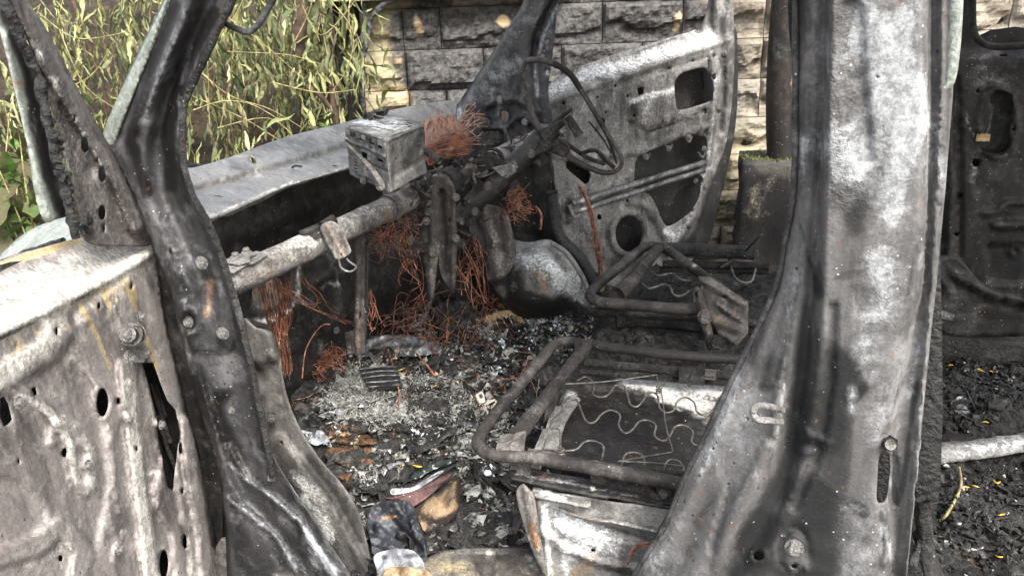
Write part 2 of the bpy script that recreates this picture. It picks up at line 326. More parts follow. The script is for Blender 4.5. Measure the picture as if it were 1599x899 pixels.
def plate(name, poly, t, mat, parent=None, label=None, join=None):     # extruded flat or bent strip; poly = 3-D points
    P = np.array(poly, float); n = np.cross(P[1] - P[0], P[2] - P[0]); n /= np.linalg.norm(n) + 1e-12
    if n @ (CAM - P[0]) < 0: P = P[::-1]; n = -n
    k = len(P); V = np.vstack([P, P - n * t]); Fc = [list(range(k)), list(range(k, 2 * k))[::-1]] + [[i, i + k, (i + 1) % k + k, (i + 1) % k] for i in range(k)]
    if join is not None:
        b = sum(len(q) for q in join[0]); join[0].append(V); join[1].extend([[q + b for q in f] for f in Fc]); return
    o = mesh(name, V, Fc, mat, parent, label, False)
    bv = o.modifiers.new('edge', 'BEVEL'); bv.width = min(.0012, t * .35); bv.segments = 2; return o
def boxv(c, ax, ay, az):
    c = np.array(c, float); V = [c + sx * ax + sy * ay + sz * az for sx in (-1, 1) for sy in (-1, 1) for sz in (-1, 1)]
    return np.array(V), [[0, 1, 3, 2], [4, 6, 7, 5], [0, 4, 5, 1], [2, 3, 7, 6], [0, 2, 6, 4], [1, 5, 7, 3]]
def box(name, c, s, mat, parent=None, rz=0., label=None, bev=.002, tilt=None):
    R_ = Matrix.Rotation(rz, 3, 'Z')
    if tilt is not None: R_ = R_ @ Matrix.Rotation(tilt, 3, 'X')
    a = [np.array(R_ @ Vector(v)) for v in ((s[0] / 2, 0, 0), (0, s[1] / 2, 0), (0, 0, s[2] / 2))]
    V, Fc = boxv(c, *a); o = mesh(name, V, Fc, mat, parent, label, False); b = o.modifiers.new('edge', 'BEVEL'); b.width = bev; b.segments = 2; return o
def bolt(name, P, d, r, mat, parent, h=.006, label=None, dome=True):   # hexagon head on a washer, axis d
    d = np.array(d, float); d /= np.linalg.norm(d); a = np.cross(d, (0, 0, 1.)); a /= np.linalg.norm(a) + 1e-9; b = np.cross(d, a); V = []; Fc = []
    prof = [(1.55, 0), (1.55, .25), (1., .3), (1., .95), (.8, 1.15), (0.01, 1.2)]
    for i, (q, z) in enumerate(prof):
        for k in range(12):
            rr = r * q * ((1 if i < 2 else (.93 if k % 2 else 1.04))); t = k * math.pi / 6; V.append(np.array(P) + d * h * z + rr * (math.cos(t) * a + math.sin(t) * b))
    for i in range(len(prof) - 1):
        for k in range(12): Fc.append([i * 12 + k, i * 12 + (k + 1) % 12, (i + 1) * 12 + (k + 1) % 12, (i + 1) * 12 + k])
    return mesh(name, V, Fc, mat, parent, label, False)
def joined(name, J, mat, parent=None, label=None, smooth=True):
    return mesh(name, np.vstack(J[0]), J[1], mat, parent, label, smooth)

# ================================================================== SETTING
DW = 3.75                                        # stone wall: a plane facing the camera yaw
def wallP(t, z, d=0.): return fh * (DW - d) + rh * t + zz * z
g = 60.; gx = np.linspace(-1, 1, 61); gx = np.sign(gx) * np.abs(gx) ** 2.2 * g; GX, GY = np.meshgrid(gx, gx)
GP = np.stack([GX.ravel(), GY.ravel() + 2, fbm(np.stack([GX.ravel(), GY.ravel(), 0 * GX.ravel()], -1), 1.1, 4) * .05], -1)
gf = [[j * 61 + i, j * 61 + i + 1, (j + 1) * 61 + i + 1, (j + 1) * 61 + i] for j in range(60) for i in range(60)]
tag(mesh('ground', GP, gf, MSOIL), kind='structure')
# earth bank behind the hedge and behind the wall
bt = np.linspace(-6, 1.2, 90); bz = np.linspace(0, 1, 40); BT, BZ = np.meshgrid(bt, bz)
BP = np.array([fh * (4.15 + .9 * z * z) + rh * t + zz * (z * 1.75) for t, z in zip(BT.ravel(), BZ.ravel())]); BP += (fbm(BP, 3.5, 5) * .35)[:, None] * fh
bf = [[j * 90 + i, j * 90 + i + 1, (j + 1) * 90 + i + 1, (j + 1) * 90 + i] for j in range(39) for i in range(89)]
tag(mesh('earth_bank', BP, bf, MSOIL), kind='structure')

# ---- stone wall, one mesh per stone
wx0 = float(((555 - 799.5) / F) * 3.9)
wallc = fh * (DW + .12) + rh * 1.2
WALL = empty('stone_wall', (wallc[0], wallc[1], 0))
tag(WALL, 'split-face stone block wall behind the car, soot-blackened in the middle and coloured sunlit yellow at its left end', 'wall')
def wt(px, z):                                   # pixel column to wall coordinate on a course
    P = hit(np.array(float(px)), np.array(100.), fh * DW, -fh); return float((P - CAM * [1, 1, 0]) @ rh)
def w_of_px(x, y): P = hit(np.array(float(x)), np.array(float(y)), fh * DW, -fh); return float(P @ rh), float(P[2])
rows = [1.74, 1.56, 1.383, 1.205, 1.027, .85, .675, .5, .32, .15, -.05]
joints = {1: [565, 705, 818, 905, 1030, 1150, 1290, 1420, 1530, 1590], 2: [566, 632, 690, 815, 940, 1063, 1189, 1300, 1400, 1475, 1566, 1660], 3: [568, 637, 757, 877, 1001, 1110, 1184, 1270, 1370, 1480, 1610],
          4: [570, 643, 700, 800, 930, 1060, 1181, 1290, 1400, 1500, 1600], 5: [572, 660, 770, 880, 1000, 1120, 1235, 1350, 1480, 1600]}
WPAINT = [('s', [(660, 45), (700, 60), (840, 40), (1060, 30)], 52, 1.0), ('s', [(672, 100), (860, 110), (1050, 90)], 55, 1.0), ('s', [(690, 160), (860, 165)], 45, .9), ('r', [(600, 20), (595, 180)], 40, .8), ('a', [(625, 150)], 24, .75), ('a', [(648, 28), (655, 50)], 13, .6), ('a', [(785, 33)], 11, 1.1), ('a', [(622, 95)], 14, .5), ('a', [(1060, 25), (1055, 45)], 9, .6), ('s', [(1165, 40)], 22, .4), ('s', [(1180, 290), (1120, 350)], 60, .45), ('r', [(1160, 240), (1120, 330)], 40, .7), ('r', [(1000, 20), (900, 20)], 30, .2)]  # yellow left end and bright patch beside it are sunlight put into the colour
capm = rng
for ri in range(len(rows) - 1):
    zt, zb = rows[ri], rows[ri + 1]; yb = 72
    js = joints.get(ri)
    ts = [w_of_px(x, 60 * ri - 45)[0] for x in js] if js else [wx0 + .02 + k * .36 + (ri % 2) * .15 for k in range(11)]
    if ri == 0: ts = [w_of_px(x, 0)[0] for x in (565, 680, 800, 920, 1040, 1160, 1280, 1400, 1520, 1640)]
    ts = [max(wx0, ts[0])] + ts[1:]
    while ts[-1] < 3.7: ts.append(ts[-1] + random.uniform(.22, .42))
    for a, b in zip(ts[:-1], ts[1:]):
        if b - a < .04: continue
        ga = .0018; nx = max(8, int((b - a) / .010)); nz = 18
        X = np.linspace(a + ga, b - ga, nx); Z = np.linspace(zb + ga, zt - ga, nz); XX, ZZ = np.meshgrid(X, Z); ex = np.minimum(XX - a, b - XX); ez = np.minimum(ZZ - zb, zt - ZZ); e = np.minimum(ex, ez)
        seed = random.uniform(0, 50); Q = np.stack([XX * 1.2, ZZ * 1.6, XX * 0 + seed], -1)
        h = .014 + .022 * ss(0, .02, e) + (fbm(Q, 4, 2) * .12 + (.22 - np.abs(fbm(Q, 6, 4)) * 1.2) * .06 + fbm(Q, 26, 4) * .022) * ss(-.004, .018, e)
        led = zb + (zt - zb) * random.uniform(.15, .5) + (fbm(Q, 5, 3)) * .22      # broken ledge line
        h = h - random.uniform(.015, .045) * ss(.006, -.006, ZZ - led) * ss(0, .02, e) + fbm(Q, 60, 3) * .008
        P = np.array([wallP(t, z, d) for t, z, d in zip(XX.ravel(), ZZ.ravel(), h.ravel())])
        V = list(P); idx = lambda i, j: j * nx + i
        Fc = [[idx(i, j), idx(i + 1, j), idx(i + 1, j + 1), idx(i, j + 1)] for j in range(nz - 1) for i in range(nx - 1)]
        rim = [idx(i, 0) for i in range(nx)] + [idx(nx - 1, j) for j in range(1, nz)] + [idx(i, nz - 1) for i in range(nx - 2, -1, -1)] + [idx(0, j) for j in range(nz - 2, 0, -1)]
        b0 = len(V); V += [P[k] + fh * .10 for k in rim]; m = len(rim)
        Fc += [[rim[k], b0 + k, b0 + (k + 1) % m, rim[(k + 1) % m]] for k in range(m)] + [list(range(b0, b0 + m))]
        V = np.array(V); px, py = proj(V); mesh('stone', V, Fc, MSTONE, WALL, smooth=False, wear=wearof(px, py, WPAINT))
mv, mf = boxv(fh * (DW + .09) + rh * (wx0 + 3.72) / 2 + zz * .84, rh * (3.7 - wx0) / 2, fh * .07, zz * .89); mesh('mortar_core', mv, mf, MCONC, WALL, smooth=False)
tc = np.linspace(wx0 - .02, wx0 + 1.05, 40)
J = ([], [])
for k in range(len(tc) - 1):                     # pale coping along the left top of the wall
    pass
z0 = w_of_px(620, 2)[1]
V, Fc = boxv(fh * (DW - .02) + rh * (wx0 + .50) + zz * (z0 + .03), rh * .56, fh * .13, zz * .022)
cap = mesh('coping', V, Fc, MCAP, WALL, 'pale yellow-green coping strip on top of the wall', False); bv = cap.modifiers.new('edge', 'BEVEL'); bv.width = .008; bv.segments = 3
cap.location = cap.location

# ---- scorched hose climbing the left end of the wall
H1 = [hit(np.array(float(x)), np.array(float(y)), fh * (DW - .1), -fh) for x, y in [(568, -20), (569, 20), (566, 60), (560, 95), (548, 130), (540, 150), (520, 160)]]
H2 = [hit(np.array(float(x)), np.array(float(y)), fh * (DW - .13), -fh) for x, y in [(618, 0), (598, 8), (580, 30), (574, 60), (567, 90), (566, 130), (568, 175), (570, 215)]]
tag(tube('burnt_hose', H2, .011, MROPE, n=10, wob=.006), 'charred black cable running down the left end of the stone wall and over its coping', 'cable')
tag(tube('burnt_hose', H1, .009, MROPE, n=10, wob=.006), 'thinner charred cable that bends off left into the wilted leaves beside the wall', 'cable')

# ---- black post and its concrete base
pb = hit(np.array(1220.), np.array(248.), fh * 3.42, -fh)
pt = hit(np.array(1232.), np.array(-260.), fh * 3.42, -fh)
POST = tube('metal_post', [pb - zz * .05, (pb + pt) / 2, [pb[0], pb[1], 3.2]], .056, metal('sooty_post_steel', (.010, .009, .009), (.022, .018, .017), (.05, .035, .03), ash=(.16, .24, .20), ro=.42, met=.2), seg=28, n=14, paint=[('r', [(1238, 110), (1240, 160)], 5, .8), ('a', [(1210, 82), (1245, 86)], 7, .55)])
tag(POST, 'round black sooty post standing on the concrete block right of the open far door', 'post')
V = []; zt = pb[2] + .005; c0 = np.array([pb[0], pb[1], 0.]) ; ca, sa_ = math.cos(-.25), math.sin(-.25)
n_ = 14; PV_ = []; 
def blk(i, j, k): 
    sx, sy, z = (i / n_ - .5) * .40, (j / n_ - .5) * .34, k / n_
    ex = 1 + .10 * (1 - z); x, y = sx * ex * ca - sy * ex * sa_, sx * ex * sa_ + sy * ex * ca
    p = c0 + rh * (x + .03) + fh * (y - .02) + zz * (z * zt); return p
bm = {}; Vb = []; Fb = []
def vid(i, j, k):
    if (i, j, k) not in bm: bm[(i, j, k)] = len(Vb); Vb.append(blk(i, j, k))
    return bm[(i, j, k)]
for a in range(n_):
    for b in range(n_):
        for s_, w_ in ((0, 0), (n_, 1)):
            q = [vid(s_, a, b), vid(s_, a + 1, b), vid(s_, a + 1, b + 1), vid(s_, a, b + 1)]; Fb.append(q if w_ else q[::-1])
            q = [vid(a, s_, b), vid(a + 1, s_, b), vid(a + 1, s_, b + 1), vid(a, s_, b + 1)]; Fb.append(q[::-1] if w_ else q)
            if w_: Fb.append([vid(a, b, s_), vid(a + 1, b, s_), vid(a + 1, b + 1, s_), vid(a, b + 1, s_)])
Vb = np.array(Vb); Vb += fbm(Vb, 12, 4)[:, None] * .05 * np.array([1, 1, .5]); px, py = proj(Vb)
tag(mesh('concrete_base', Vb, Fb, MCONC, wear=wearof(px, py, [('s', [(1150, 260), (1150, 370)], 26, 1.2), ('s', [(1215, 300), (1210, 380)], 40, 1.1), ('a', [(1178, 300), (1180, 340), (1215, 270)], 12, .5), ('r', [(1190, 280)], 20, .3)])), 'scorched concrete block under the black post, its top edge chipped and mossy', 'concrete block')
# moss on the block
J = ([], [])
for k in range(700):
    a, r_ = random.uniform(0, 6.28), random.uniform(.03, .19); p = c0 + rh * (math.cos(a) * r_ * .9 - .01) + fh * (math.sin(a) * r_ * .8) + zz * (zt + random.uniform(-.008, .008))
    if fbm(np.array([p]), 14, 2)[0] < -.03: continue
    d = np.array([random.uniform(-1, 1), random.uniform(-1, 1), random.uniform(.4, 1.4)]) * .012; s = np.cross(d, [random.uniform(-1, 1), 1, .2]); s = s / np.linalg.norm(s) * .0035
    b = sum(len(q) for q in J[0]); J[0].append(np.array([p - s, p + s, p + d])); J[1].append([b, b + 1, b + 2])
tag(joined('moss', J, MMOSS, smooth=False), 'thin green and straw moss growing on the concrete block around the post', 'moss', kind='stuff')

# ================================================================== VEGETATION
def leaf_mesh(nm, L, w, mat, curl, fold, twist, seg=7):
    V = []; Fc = []; p = np.zeros(3); ang = random.uniform(-.3, .3)
    for i in range(seg + 1):
        t = i / seg; hw = w * math.sin(math.pi * min(1, (t * .92 + .06))) ** .8 * random.uniform(.75, 1.15)
        tw = twist * t * 1.4 + random.uniform(-.5, .5); c, s = math.cos(tw), math.sin(tw); f_ = hw * math.sin(fold); q = hw * math.cos(fold)
        V += [p + np.array([-q * c - f_ * s * 0, -q * s + f_, 0]), p.copy(), p + np.array([q * c, q * s + f_, 0])]
        ang += curl / seg + random.uniform(-.42, .42); p = p + np.array([random.uniform(-.35, .35) * L / seg, math.sin(ang) * L / seg, -math.cos(ang) * L / seg])
        if i: b = (i - 1) * 3; Fc += [[b, b + 1, b + 4, b + 3], [b + 1, b + 2, b + 5, b + 4]]
    me = bpy.data.meshes.new(nm); me.from_pydata([tuple(v) for v in V], [], Fc); me.materials.append(mat); me.polygons.foreach_set('use_smooth', [True] * len(Fc)); return me
WLV = [leaf_mesh('wilted_leaf', random.uniform(.06, .13), random.uniform(.006, .016), (MLEAFA, MLEAFB)[k % 2], random.uniform(-.6, .6), random.uniform(.2, 1.1), random.uniform(-1.6, 1.6)) for k in range(16)]
FLV = [leaf_mesh('fresh_leaf', random.uniform(.07, .12), random.uniform(.022, .034), MLEAFC, random.uniform(.3, .9), .25, random.uniform(-.2, .2)) for k in range(5)]
WNP = [(np.array([v.co[:] for v in m.vertices]), [list(p.vertices) for p in m.polygons]) for m in WLV]
def place_leaf(me, p, rz, sc, tilt, parent, name='leaf'):
    o = bpy.data.objects.new(name, me); COL.objects.link(o); o.location = p; o.rotation_euler = (tilt, random.uniform(-.35, .35), rz); o.scale = (sc,) * 3; adopt(o, parent)
def bush(pxs, label, nleaf, nstuff, depth, nbranch, ytop, ybot):
    c = hit(np.array((pxs[0] + pxs[1]) / 2.), np.array(260.), fh * depth, -fh); root = empty('wilted_bush', (c[0], c[1], 0)); tag(root, label, 'bush', 'wilted bushes behind the car')
    spots = []
    for k in range(nbranch):
        x0 = random.uniform(*pxs); y0 = random.uniform(*ytop); y1 = y0 + random.uniform(60, 240); x1 = x0 + random.uniform(-60, 60); dd = depth + random.uniform(-.35, .35)
        a = hit(np.array(x0), np.array(y0), fh * dd, -fh); b = hit(np.array(x1), np.array(y1), fh * (dd + random.uniform(-.2, .1)), -fh); m = (a + b) / 2 + np.array([random.uniform(-.06, .06), random.uniform(-.06, .06), .06])
        P = cat([a, m, b], 5); spots += [P[j] + rng.normal(0, .015, 3) for j in range(len(P)) for _ in range(9)]
        if k % 5 == 0: tube('stem', [a, m, b], [.0028, .0010], (MTWIG, MTRUNK)[k % 4 == 0], root, seg=5, n=6)
    random.shuffle(spots)
    for p in spots[:nleaf]: place_leaf(random.choice(WLV), p, random.uniform(0, 6.28), random.uniform(.7, 1.25), random.uniform(-.35, .35), root)
    for which in (0, 1):
        V = []; Fc = []; n = 0
        for k in range(nstuff // 2):
            p = random.choice(spots) + rng.normal(0, .045, 3) + fh * random.uniform(0, .25); q, f_ = WNP[random.randrange(8) * 2 + which]; R_ = np.array((Matrix.Rotation(random.uniform(0, 6.28), 3, 'Z') @ Matrix.Rotation(random.uniform(-.6, .6), 3, 'X'))) * random.uniform(.6, 1.2)
            V.append(q @ R_.T + p); Fc += [[i + n for i in f] for f in f_]; n += len(q)
        tag(mesh('foliage', np.vstack(V), Fc, (MLEAFA, MLEAFB)[which], root), kind='stuff')
    # woody stems from the ground
    for k in range(2):
        a = hit(np.array(random.uniform(*pxs)), np.array(random.uniform(0, 40)), fh * (depth + .25), -fh); b = np.array([a[0] + random.uniform(-.15, .15), a[1] + random.uniform(-.1, .1), 0.])
        tube('trunk', [b, (a + b) / 2 + rng.normal(0, .04, 3), a + zz * .3], [.022, .010], MTRUNK, root, seg=8, n=8, wob=.004)
bush((55, 235), 'wilted bush with drooping straw-yellow leaves seen between the two near window pillars', 290, 450, 3.75, 40, (-90, 220), 0)
bush((235, 420), 'wilted bush with long hanging grey-green leaves just right of the near windscreen pillar', 290, 640, 3.55, 48, (-100, 160), 0)
bush((405, 560), 'wilted bush with dried leaves and bare stems beside the left end of the stone wall', 290, 520, 3.65, 40, (-100, 120), 0)
bush((-130, 60), 'wilted bush at the far left edge of the picture behind the green plant', 150, 350, 3.7, 20, (-80, 200), 0)
# long bare arching stems
arch = [[(310, 110), (360, 150), (420, 170), (472, 200)], [(300, 150), (380, 185), (430, 215), (475, 240)], [(300, 78), (380, 82), (450, 86), (500, 100)], [(515, 0), (550, 48), (545, 100), (520, 142)], [(302, 172), (350, 158), (395, 164), (440, 190)], [(300, 130), (330, 75), (370, 20), (385, -20)], [(470, 5), (500, 55), (540, 20), (560, -10)], [(455, 75), (478, 30), (490, -5)],
        [(65, 150), (140, 120), (180, 60)], [(90, 40), (130, 130), (180, 170)], [(330, 10), (400, 60), (470, 120)], [(430, 130), (500, 145), (555, 140)], [(60, 20), (120, 60), (200, 50)], [(340, 200), (420, 185), (470, 225)]]
arl = ['long straw stem sloping down right to the cowl', 'lower straw stem sloping beside the hanging leaves', 'level thin stem across the hanging leaves', 'yellow stem bowed like a hook near the wall', 'short arched stem low by the near pillar', 'straight stem rising from the near pillar', 'looped stem dipping below the top edge', 'short stem by the brown trunk', 'stem crossing the gap between the pillars', 'stem falling through the gap between the pillars', 'stem slanting across the upper leaves', 'side twig reaching to the black cable', 'twig high in the gap between the pillars', 'low twig above the cowl edge']
for pts, lb in zip(arch, arl):
    dd = 3.15 + random.uniform(-.1, .15)
    tag(tube('bare_stem', [hit(np.array(float(x)), np.array(float(y)), fh * dd, -fh) for x, y in pts], [.0026, .0014], MTWIG, seg=6, n=7), 'dry ' + lb, 'stem')
for pts, r_, lb in (([(470, -40), (468, 30), (463, 85)], .030, 'thick brown trunk stub hanging behind the wilted leaves, cut off below'), ([(520, 135), (524, 180), (530, 230), (535, 300)], .018, 'reddish brown bush trunk rising beside the black cable'), ([(350, 95), (357, 125), (352, 150)], .022, 'short reddish stump glimpsed through the leaves right of the near pillar'), ([(525, 180), (500, 150), (470, 130)], .010, 'thin brown branch leaning left from the bush trunk')):
    tag(tube('brown_trunk', [hit(np.array(float(x)), np.array(float(y)), fh * 3.45, -fh) for x, y in pts], r_, MTRUNK, seg=10, n=8, wob=.006), lb, 'trunk')
gp = hit(np.array(5.), np.array(360.), fh * 2.6, -fh); GPL = empty('green_plant', (gp[0], gp[1], 0)); tag(GPL, 'leafy plant with fresh broad green leaves at the left edge beside the pale fender', 'plant')
for k in range(13):
    a = hit(np.array(random.uniform(-60, 60)), np.array(random.uniform(150, 330)), fh * random.uniform(2.45, 3.), -fh); b = np.array([gp[0] + random.uniform(-.1, .1), gp[1] + random.uniform(-.05, .25), .3])
    m = (a + b) / 2 + rng.normal(0, .04, 3); tube('stem', [b, m, a], [.005, .002], MTWIG, GPL, seg=5, n=6)
    for p in cat([m, a], 1)[None].reshape(-1, 3)[:0]: pass
    for j in range(9): place_leaf(random.choice(FLV), m + (a - m) * (j / 8.) + rng.normal(0, .02, 3), random.uniform(0, 6.28), random.uniform(.8, 1.3), random.uniform(.1, .9), GPL)
# a few fresh leaves low by the trunk near the cowl
GP2 = empty('green_plant', tuple(hit(np.array(505.), np.array(200.), fh * 3.3, -fh))); tag(GP2, 'small sprout of dark green leaves low between the trunk and the cowl', 'plant')
for k in range(8): place_leaf(random.choice(FLV), hit(np.array(random.uniform(485, 525)), np.array(random.uniform(180, 210)), fh * 3.3, -fh), random.uniform(0, 6), .7, random.uniform(.8, 1.5), GP2)
# ================================================================== THE BURNT CAR
CAR = empty('burnt_car', (-.1, 1.75, 0)); tag(CAR, 'burnt-out car shell stripped to ash-grey and black metal, doors hanging open', 'car')
# ---- near front door, swung open towards the camera: inner panel
dd = np.array([.34, -.94, 0]); dn = np.array([.94, .34, 0]); DP = np.array([-1.05, 1.0, 0])
SD = SurfP(DP, dn)
crease = [(-80, 568), (0, 527), (60, 497), (120, 468), (180, 437), (226, 408), (250, 392)]
def door_off(x, y):
    cy = np.interp(x, [p[0] for p in crease], [p[1] for p in crease])
    top = ss(0, 1, np.clip((cy - y) / 100., 0, 1)); return -.075 * np.clip((cy - y - 4) / 105., 0, 1.3) + .010 * np.exp(-((cy - 9 - y) / 12.) ** 2)
R_ = ridge
dfe = summ(door_off, R_([(-60, 625), (0, 592), (52, 560), (78, 545), (92, 520), (90, 490), (78, 470)], 26, .011), R_([(0, 600), (30, 608), (75, 640), (100, 672), (112, 720), (120, 752), (132, 768), (144, 758), (148, 735), (142, 700), (132, 690)], 11, .008),
    R_([(82, 690), (86, 664), (102, 656), (118, 664), (116, 700)], 9, .006), R_([(198, 575), (204, 640), (214, 720), (226, 800), (236, 880), (240, 930)], 17, .012), R_([(243, 740), (250, 790), (276, 830), (282, 900)], 12, .009),
    R_([(195, 480), (215, 545)], 26, .006), plateau([(100, 505), (150, 470), (205, 430), (225, 560), (200, 620), (175, 700), (190, 800), (180, 900), (150, 860), (170, 760), (160, 650), (130, 560)], .007, 12),
    R_([(118, 560), (150, 600), (176, 690), (180, 760), (196, 830), (178, 870), (190, 920)], 5, .005), R_([(0, 870), (60, 850), (95, 820), (130, 860), (120, 930)], 20, .010), R_([(-60, 740), (20, 760), (60, 800)], 16, -.006),
    bumpf(138, 727, 12, 14, .012), bumpf(200, 652, 8, 9, .008), bumpf(30, 627, 9, 10, .008), bumpf(112, 500, 13, 17, -.006), bumpf(186, 856, 9, 12, .010), bumpf(135, 500, 8, 9, .006), bumpf(243, 787, 9, 10, .008), bumpf(246, 660, 7, 9, .01),
    ring(160, 628, 13, 26, 4, .004), ring(256, 880, 10, 26, 3, .004), R_([(246, 770), (262, 700), (283, 770), (300, 860), (306, 930)], 9, .006), R_([(290, 660), (300, 740), (318, 820), (324, 930)], 14, .012))
dholes = [ell(160, 628, 9, 22, 0), [(222, 566), (240, 566), (252, 600), (262, 625), (275, 640), (281, 676), (276, 720), (270, 766), (262, 760), (254, 720), (247, 685), (244, 650), (232, 600)], [(0, 622), (7, 618), (14, 630), (20, 655), (14, 662), (6, 666), (0, 650)], [(49, 606), (56, 603), (59, 615), (53, 618)],
          ell(101, 706, 4, 8), ell(256, 880, 7, 22), ell(289, 845, 3.5, 11), ell(155, 477, 2.5, 6), ell(206, 447, 2, 5), ell(89, 517, 2.5, 6), ell(282, 700, 3, 8), ell(95, 871, 4, 5), ell(184, 626, 2, 5), ell(285, 766, 2.5, 5), ell(30, 720, 2, 4), ell(214, 700, 2, 4)]
dp = [('r', [(8, 513), (20, 538)], 2.9, 0.66), ('r', [(26, 491), (31, 559)], 2.2, 0.74), ('r', [(45, 493), (57, 525)], 2.5, 0.70), ('r', [(70, 471), (82, 528)], 2.9, 0.75), ('r', [(88, 472), (94, 522)], 2.9, 0.46), ('r', [(104, 446), (109, 490)], 3.6, 0.66), ('r', [(122, 452), (126, 488)], 3.1, 0.70), ('r', [(140, 440), (150, 487)], 3.5, 0.65), ('r', [(152, 441), (161, 461)], 2.3, 0.62), ('r', [(163, 432), (173, 490)], 3.7, 0.60), ('r', [(174, 422), (183, 478)], 3.3, 0.65), ('r', [(186, 418), (190, 455)], 4.0, 0.68), ('r', [(196, 418), (205, 467)], 3.8, 0.65), ('r', [(206, 395), (213, 467)], 3.7, 0.65), ('r', [(216, 403), (221, 426)], 3.1, 0.67), ('a', [(-40, 470), (60, 440), (150, 420), (205, 400)], 42, 1.05), ('a', [(0, 500), (80, 470)], 25, .6), ('a', [(0, 580), (50, 555), (85, 520), (88, 480)], 20, 1.0), ('a', [(-10, 600), (75, 640), (108, 690), (120, 750)], 8, 1.1), ('a', [(140, 765), (140, 700)], 11, 1.1), ('a', [(100, 660), (118, 664)], 9, .7),
      ('a', [(200, 600), (206, 680), (222, 790), (234, 900)], 13, 1.15), ('a', [(0, 850), (50, 880), (110, 850)], 26, .55), ('a', [(300, 800), (305, 900)], 12, .6), ('a', [(245, 790), (250, 740)], 9, .6), ('l', [(90, 480), (90, 530), (40, 570)], 16, 1.), ('l', [(205, 600), (220, 760), (235, 900)], 13, .9), ('l', [(142, 760), (140, 700)], 12, .8),
      ('r', [(0, 415), (60, 395), (122, 374)], 7, 1.2), ('r', [(162, 420), (172, 455)], 4, .8), ('r', [(128, 480), (150, 520), (172, 575)], 4.5, .9), ('r', [(150, 440), (168, 475)], 4, .8), ('r', [(192, 425), (208, 470), (245, 575)], 4.5, .9), ('r', [(40, 540), (10, 560)], 10, .5), ('r', [(60, 520), (110, 510)], 6, .6), ('r', [(20, 720), (80, 800)], 40, .22),
      ('s', [(0, 528), (100, 480), (220, 412)], 3.2, .9), ('s', [(300, 640), (316, 720), (335, 850)], 9, .9), ('s', [(230, 420), (262, 520), (290, 640)], 14, .55), ('s', [(110, 560), (150, 560)], 20, .25), ('s', [(40, 750), (60, 850)], 30, .2), ('s', [(170, 560), (172, 700)], 12, .25)]
DOOR = panel('front_door', [(-80, 448), (0, 405), (60, 388), (122, 372), (160, 370), (212, 366), (238, 380), (247, 430), (258, 500), (272, 560), (292, 640), (312, 710), (330, 780), (340, 860), (346, 960), (180, 975), (-80, 990)], SD, MDOOR, CAR, dholes, dfe, dp, 4.5, .0012, True, 'near front door open towards the camera, pale ash ledge over stamped brown-grey steel', rough=.0004)
# outer skin of that door, coloured near-black so the holes read as deep shade
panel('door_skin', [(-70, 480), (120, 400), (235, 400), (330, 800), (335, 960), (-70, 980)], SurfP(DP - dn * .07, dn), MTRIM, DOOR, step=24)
def onS(S, x, y, off=0.): return S(np.array(float(x)), np.array(float(y)), off)
# hinge with its roller
for (x, y, w, h_, o) in ((208, 496, 28, 24, .012), (214, 556, 30, 22, .014)):
    q = [onS(SD, x + a * w / 2, y + b * h_ / 2, o) for a, b in ((-1, -.8), (-.7, -1), (.8, -.9), (1, 0), (.8, .9), (-.7, 1), (-1, .7))]
    plate('hinge_plate', q, .008, MWHT, DOOR, 'bone-white scorched hinge plate')
tube('hinge_roller', [onS(SD, 199, 522, .03), onS(SD, 214, 524, .012)], .0125, MWHT, DOOR, seg=18, n=2); tube('hinge_collar', [onS(SD, 203, 522, .022), onS(SD, 209, 523, .016)], .019, MWHT, DOOR, seg=20, n=2)
bolt('bolt', onS(SD, 196, 522, .032), dn + dd * .4, .007, MWHT, DOOR, .006)
for x, y in ((221, 494), (229, 551), (205, 560), (28, 628), (200, 655), (186, 857), (251, 663), (136, 726)): bolt('bolt', onS(SD, x, y, .016), dn, .0055, MWHT, DOOR, .006)
for pts in ([(236, 598), (250, 640), (266, 690)], [(240, 590), (258, 650)], [(246, 650), (262, 700), (274, 730)]): tube('inner_rod', [onS(SD, x, y, -.05) for x, y in pts], .004, MTUBE, DOOR, seg=6)
# corner frame of its window
sail = [(8, -30), (30, 30), (55, 90), (80, 165), (98, 230), (112, 290), (126, 340), (136, 378), (180, 384), (236, 382), (226, 350), (200, 285), (175, 235), (130, 155), (75, 50), (42, 0), (30, -30)]
panel('dark_hole_backing', sail, SurfP(DP - dn * .03, dn), MDARK, CAR, step=20)  # dark sheet added behind the corner frame so its holes read shaded
SAIL = panel('window_corner', sail, SurfP(DP + dd * 0, dn), MB, CAR,
      [rnd([(113, 181), (119, 181), (119, 191), (114, 191)]), ell(133, 226, 6.5, 13, -5), ell(152, 250, 2.5, 4), ell(159.5, 272, 6, 13, -3), ell(160, 332, 6, 12, -3), ell(163, 357, 2.3, 7)],
      summ(ridge([(20, -20), (70, 90), (120, 175), (180, 275), (212, 350)], 17, .016), ridge([(60, 90), (95, 200), (128, 340)], 7, .006), bumpf(139, 268, 12, 16, -.006), ring(133, 226, 7, 14, 3, .003), ring(160, 272, 7, 14, 3, .003), ring(160, 332, 7, 13, 3, .003), plateau([(170, 280), (182, 300), (205, 350), (214, 372), (190, 370), (176, 330)], -.008, 8)),
      [('a', [(84, 125), (88, 150)], 9, .85), ('a', [(62, 82), (66, 92)], 7, .7), ('a', [(185, 310), (205, 360)], 8, .45), ('a', [(40, 10), (80, 70)], 6, .3), ('s', [(60, 60), (150, 200), (215, 320)], 8, .45), ('s', [(20, 10), (50, 60)], 10, .5), ('l', [(60, 90), (100, 200), (140, 350)], 20, .5)], 4., .0015, True, 'brown-black triangular corner frame of the near door window with a row of holes', rough=.001)
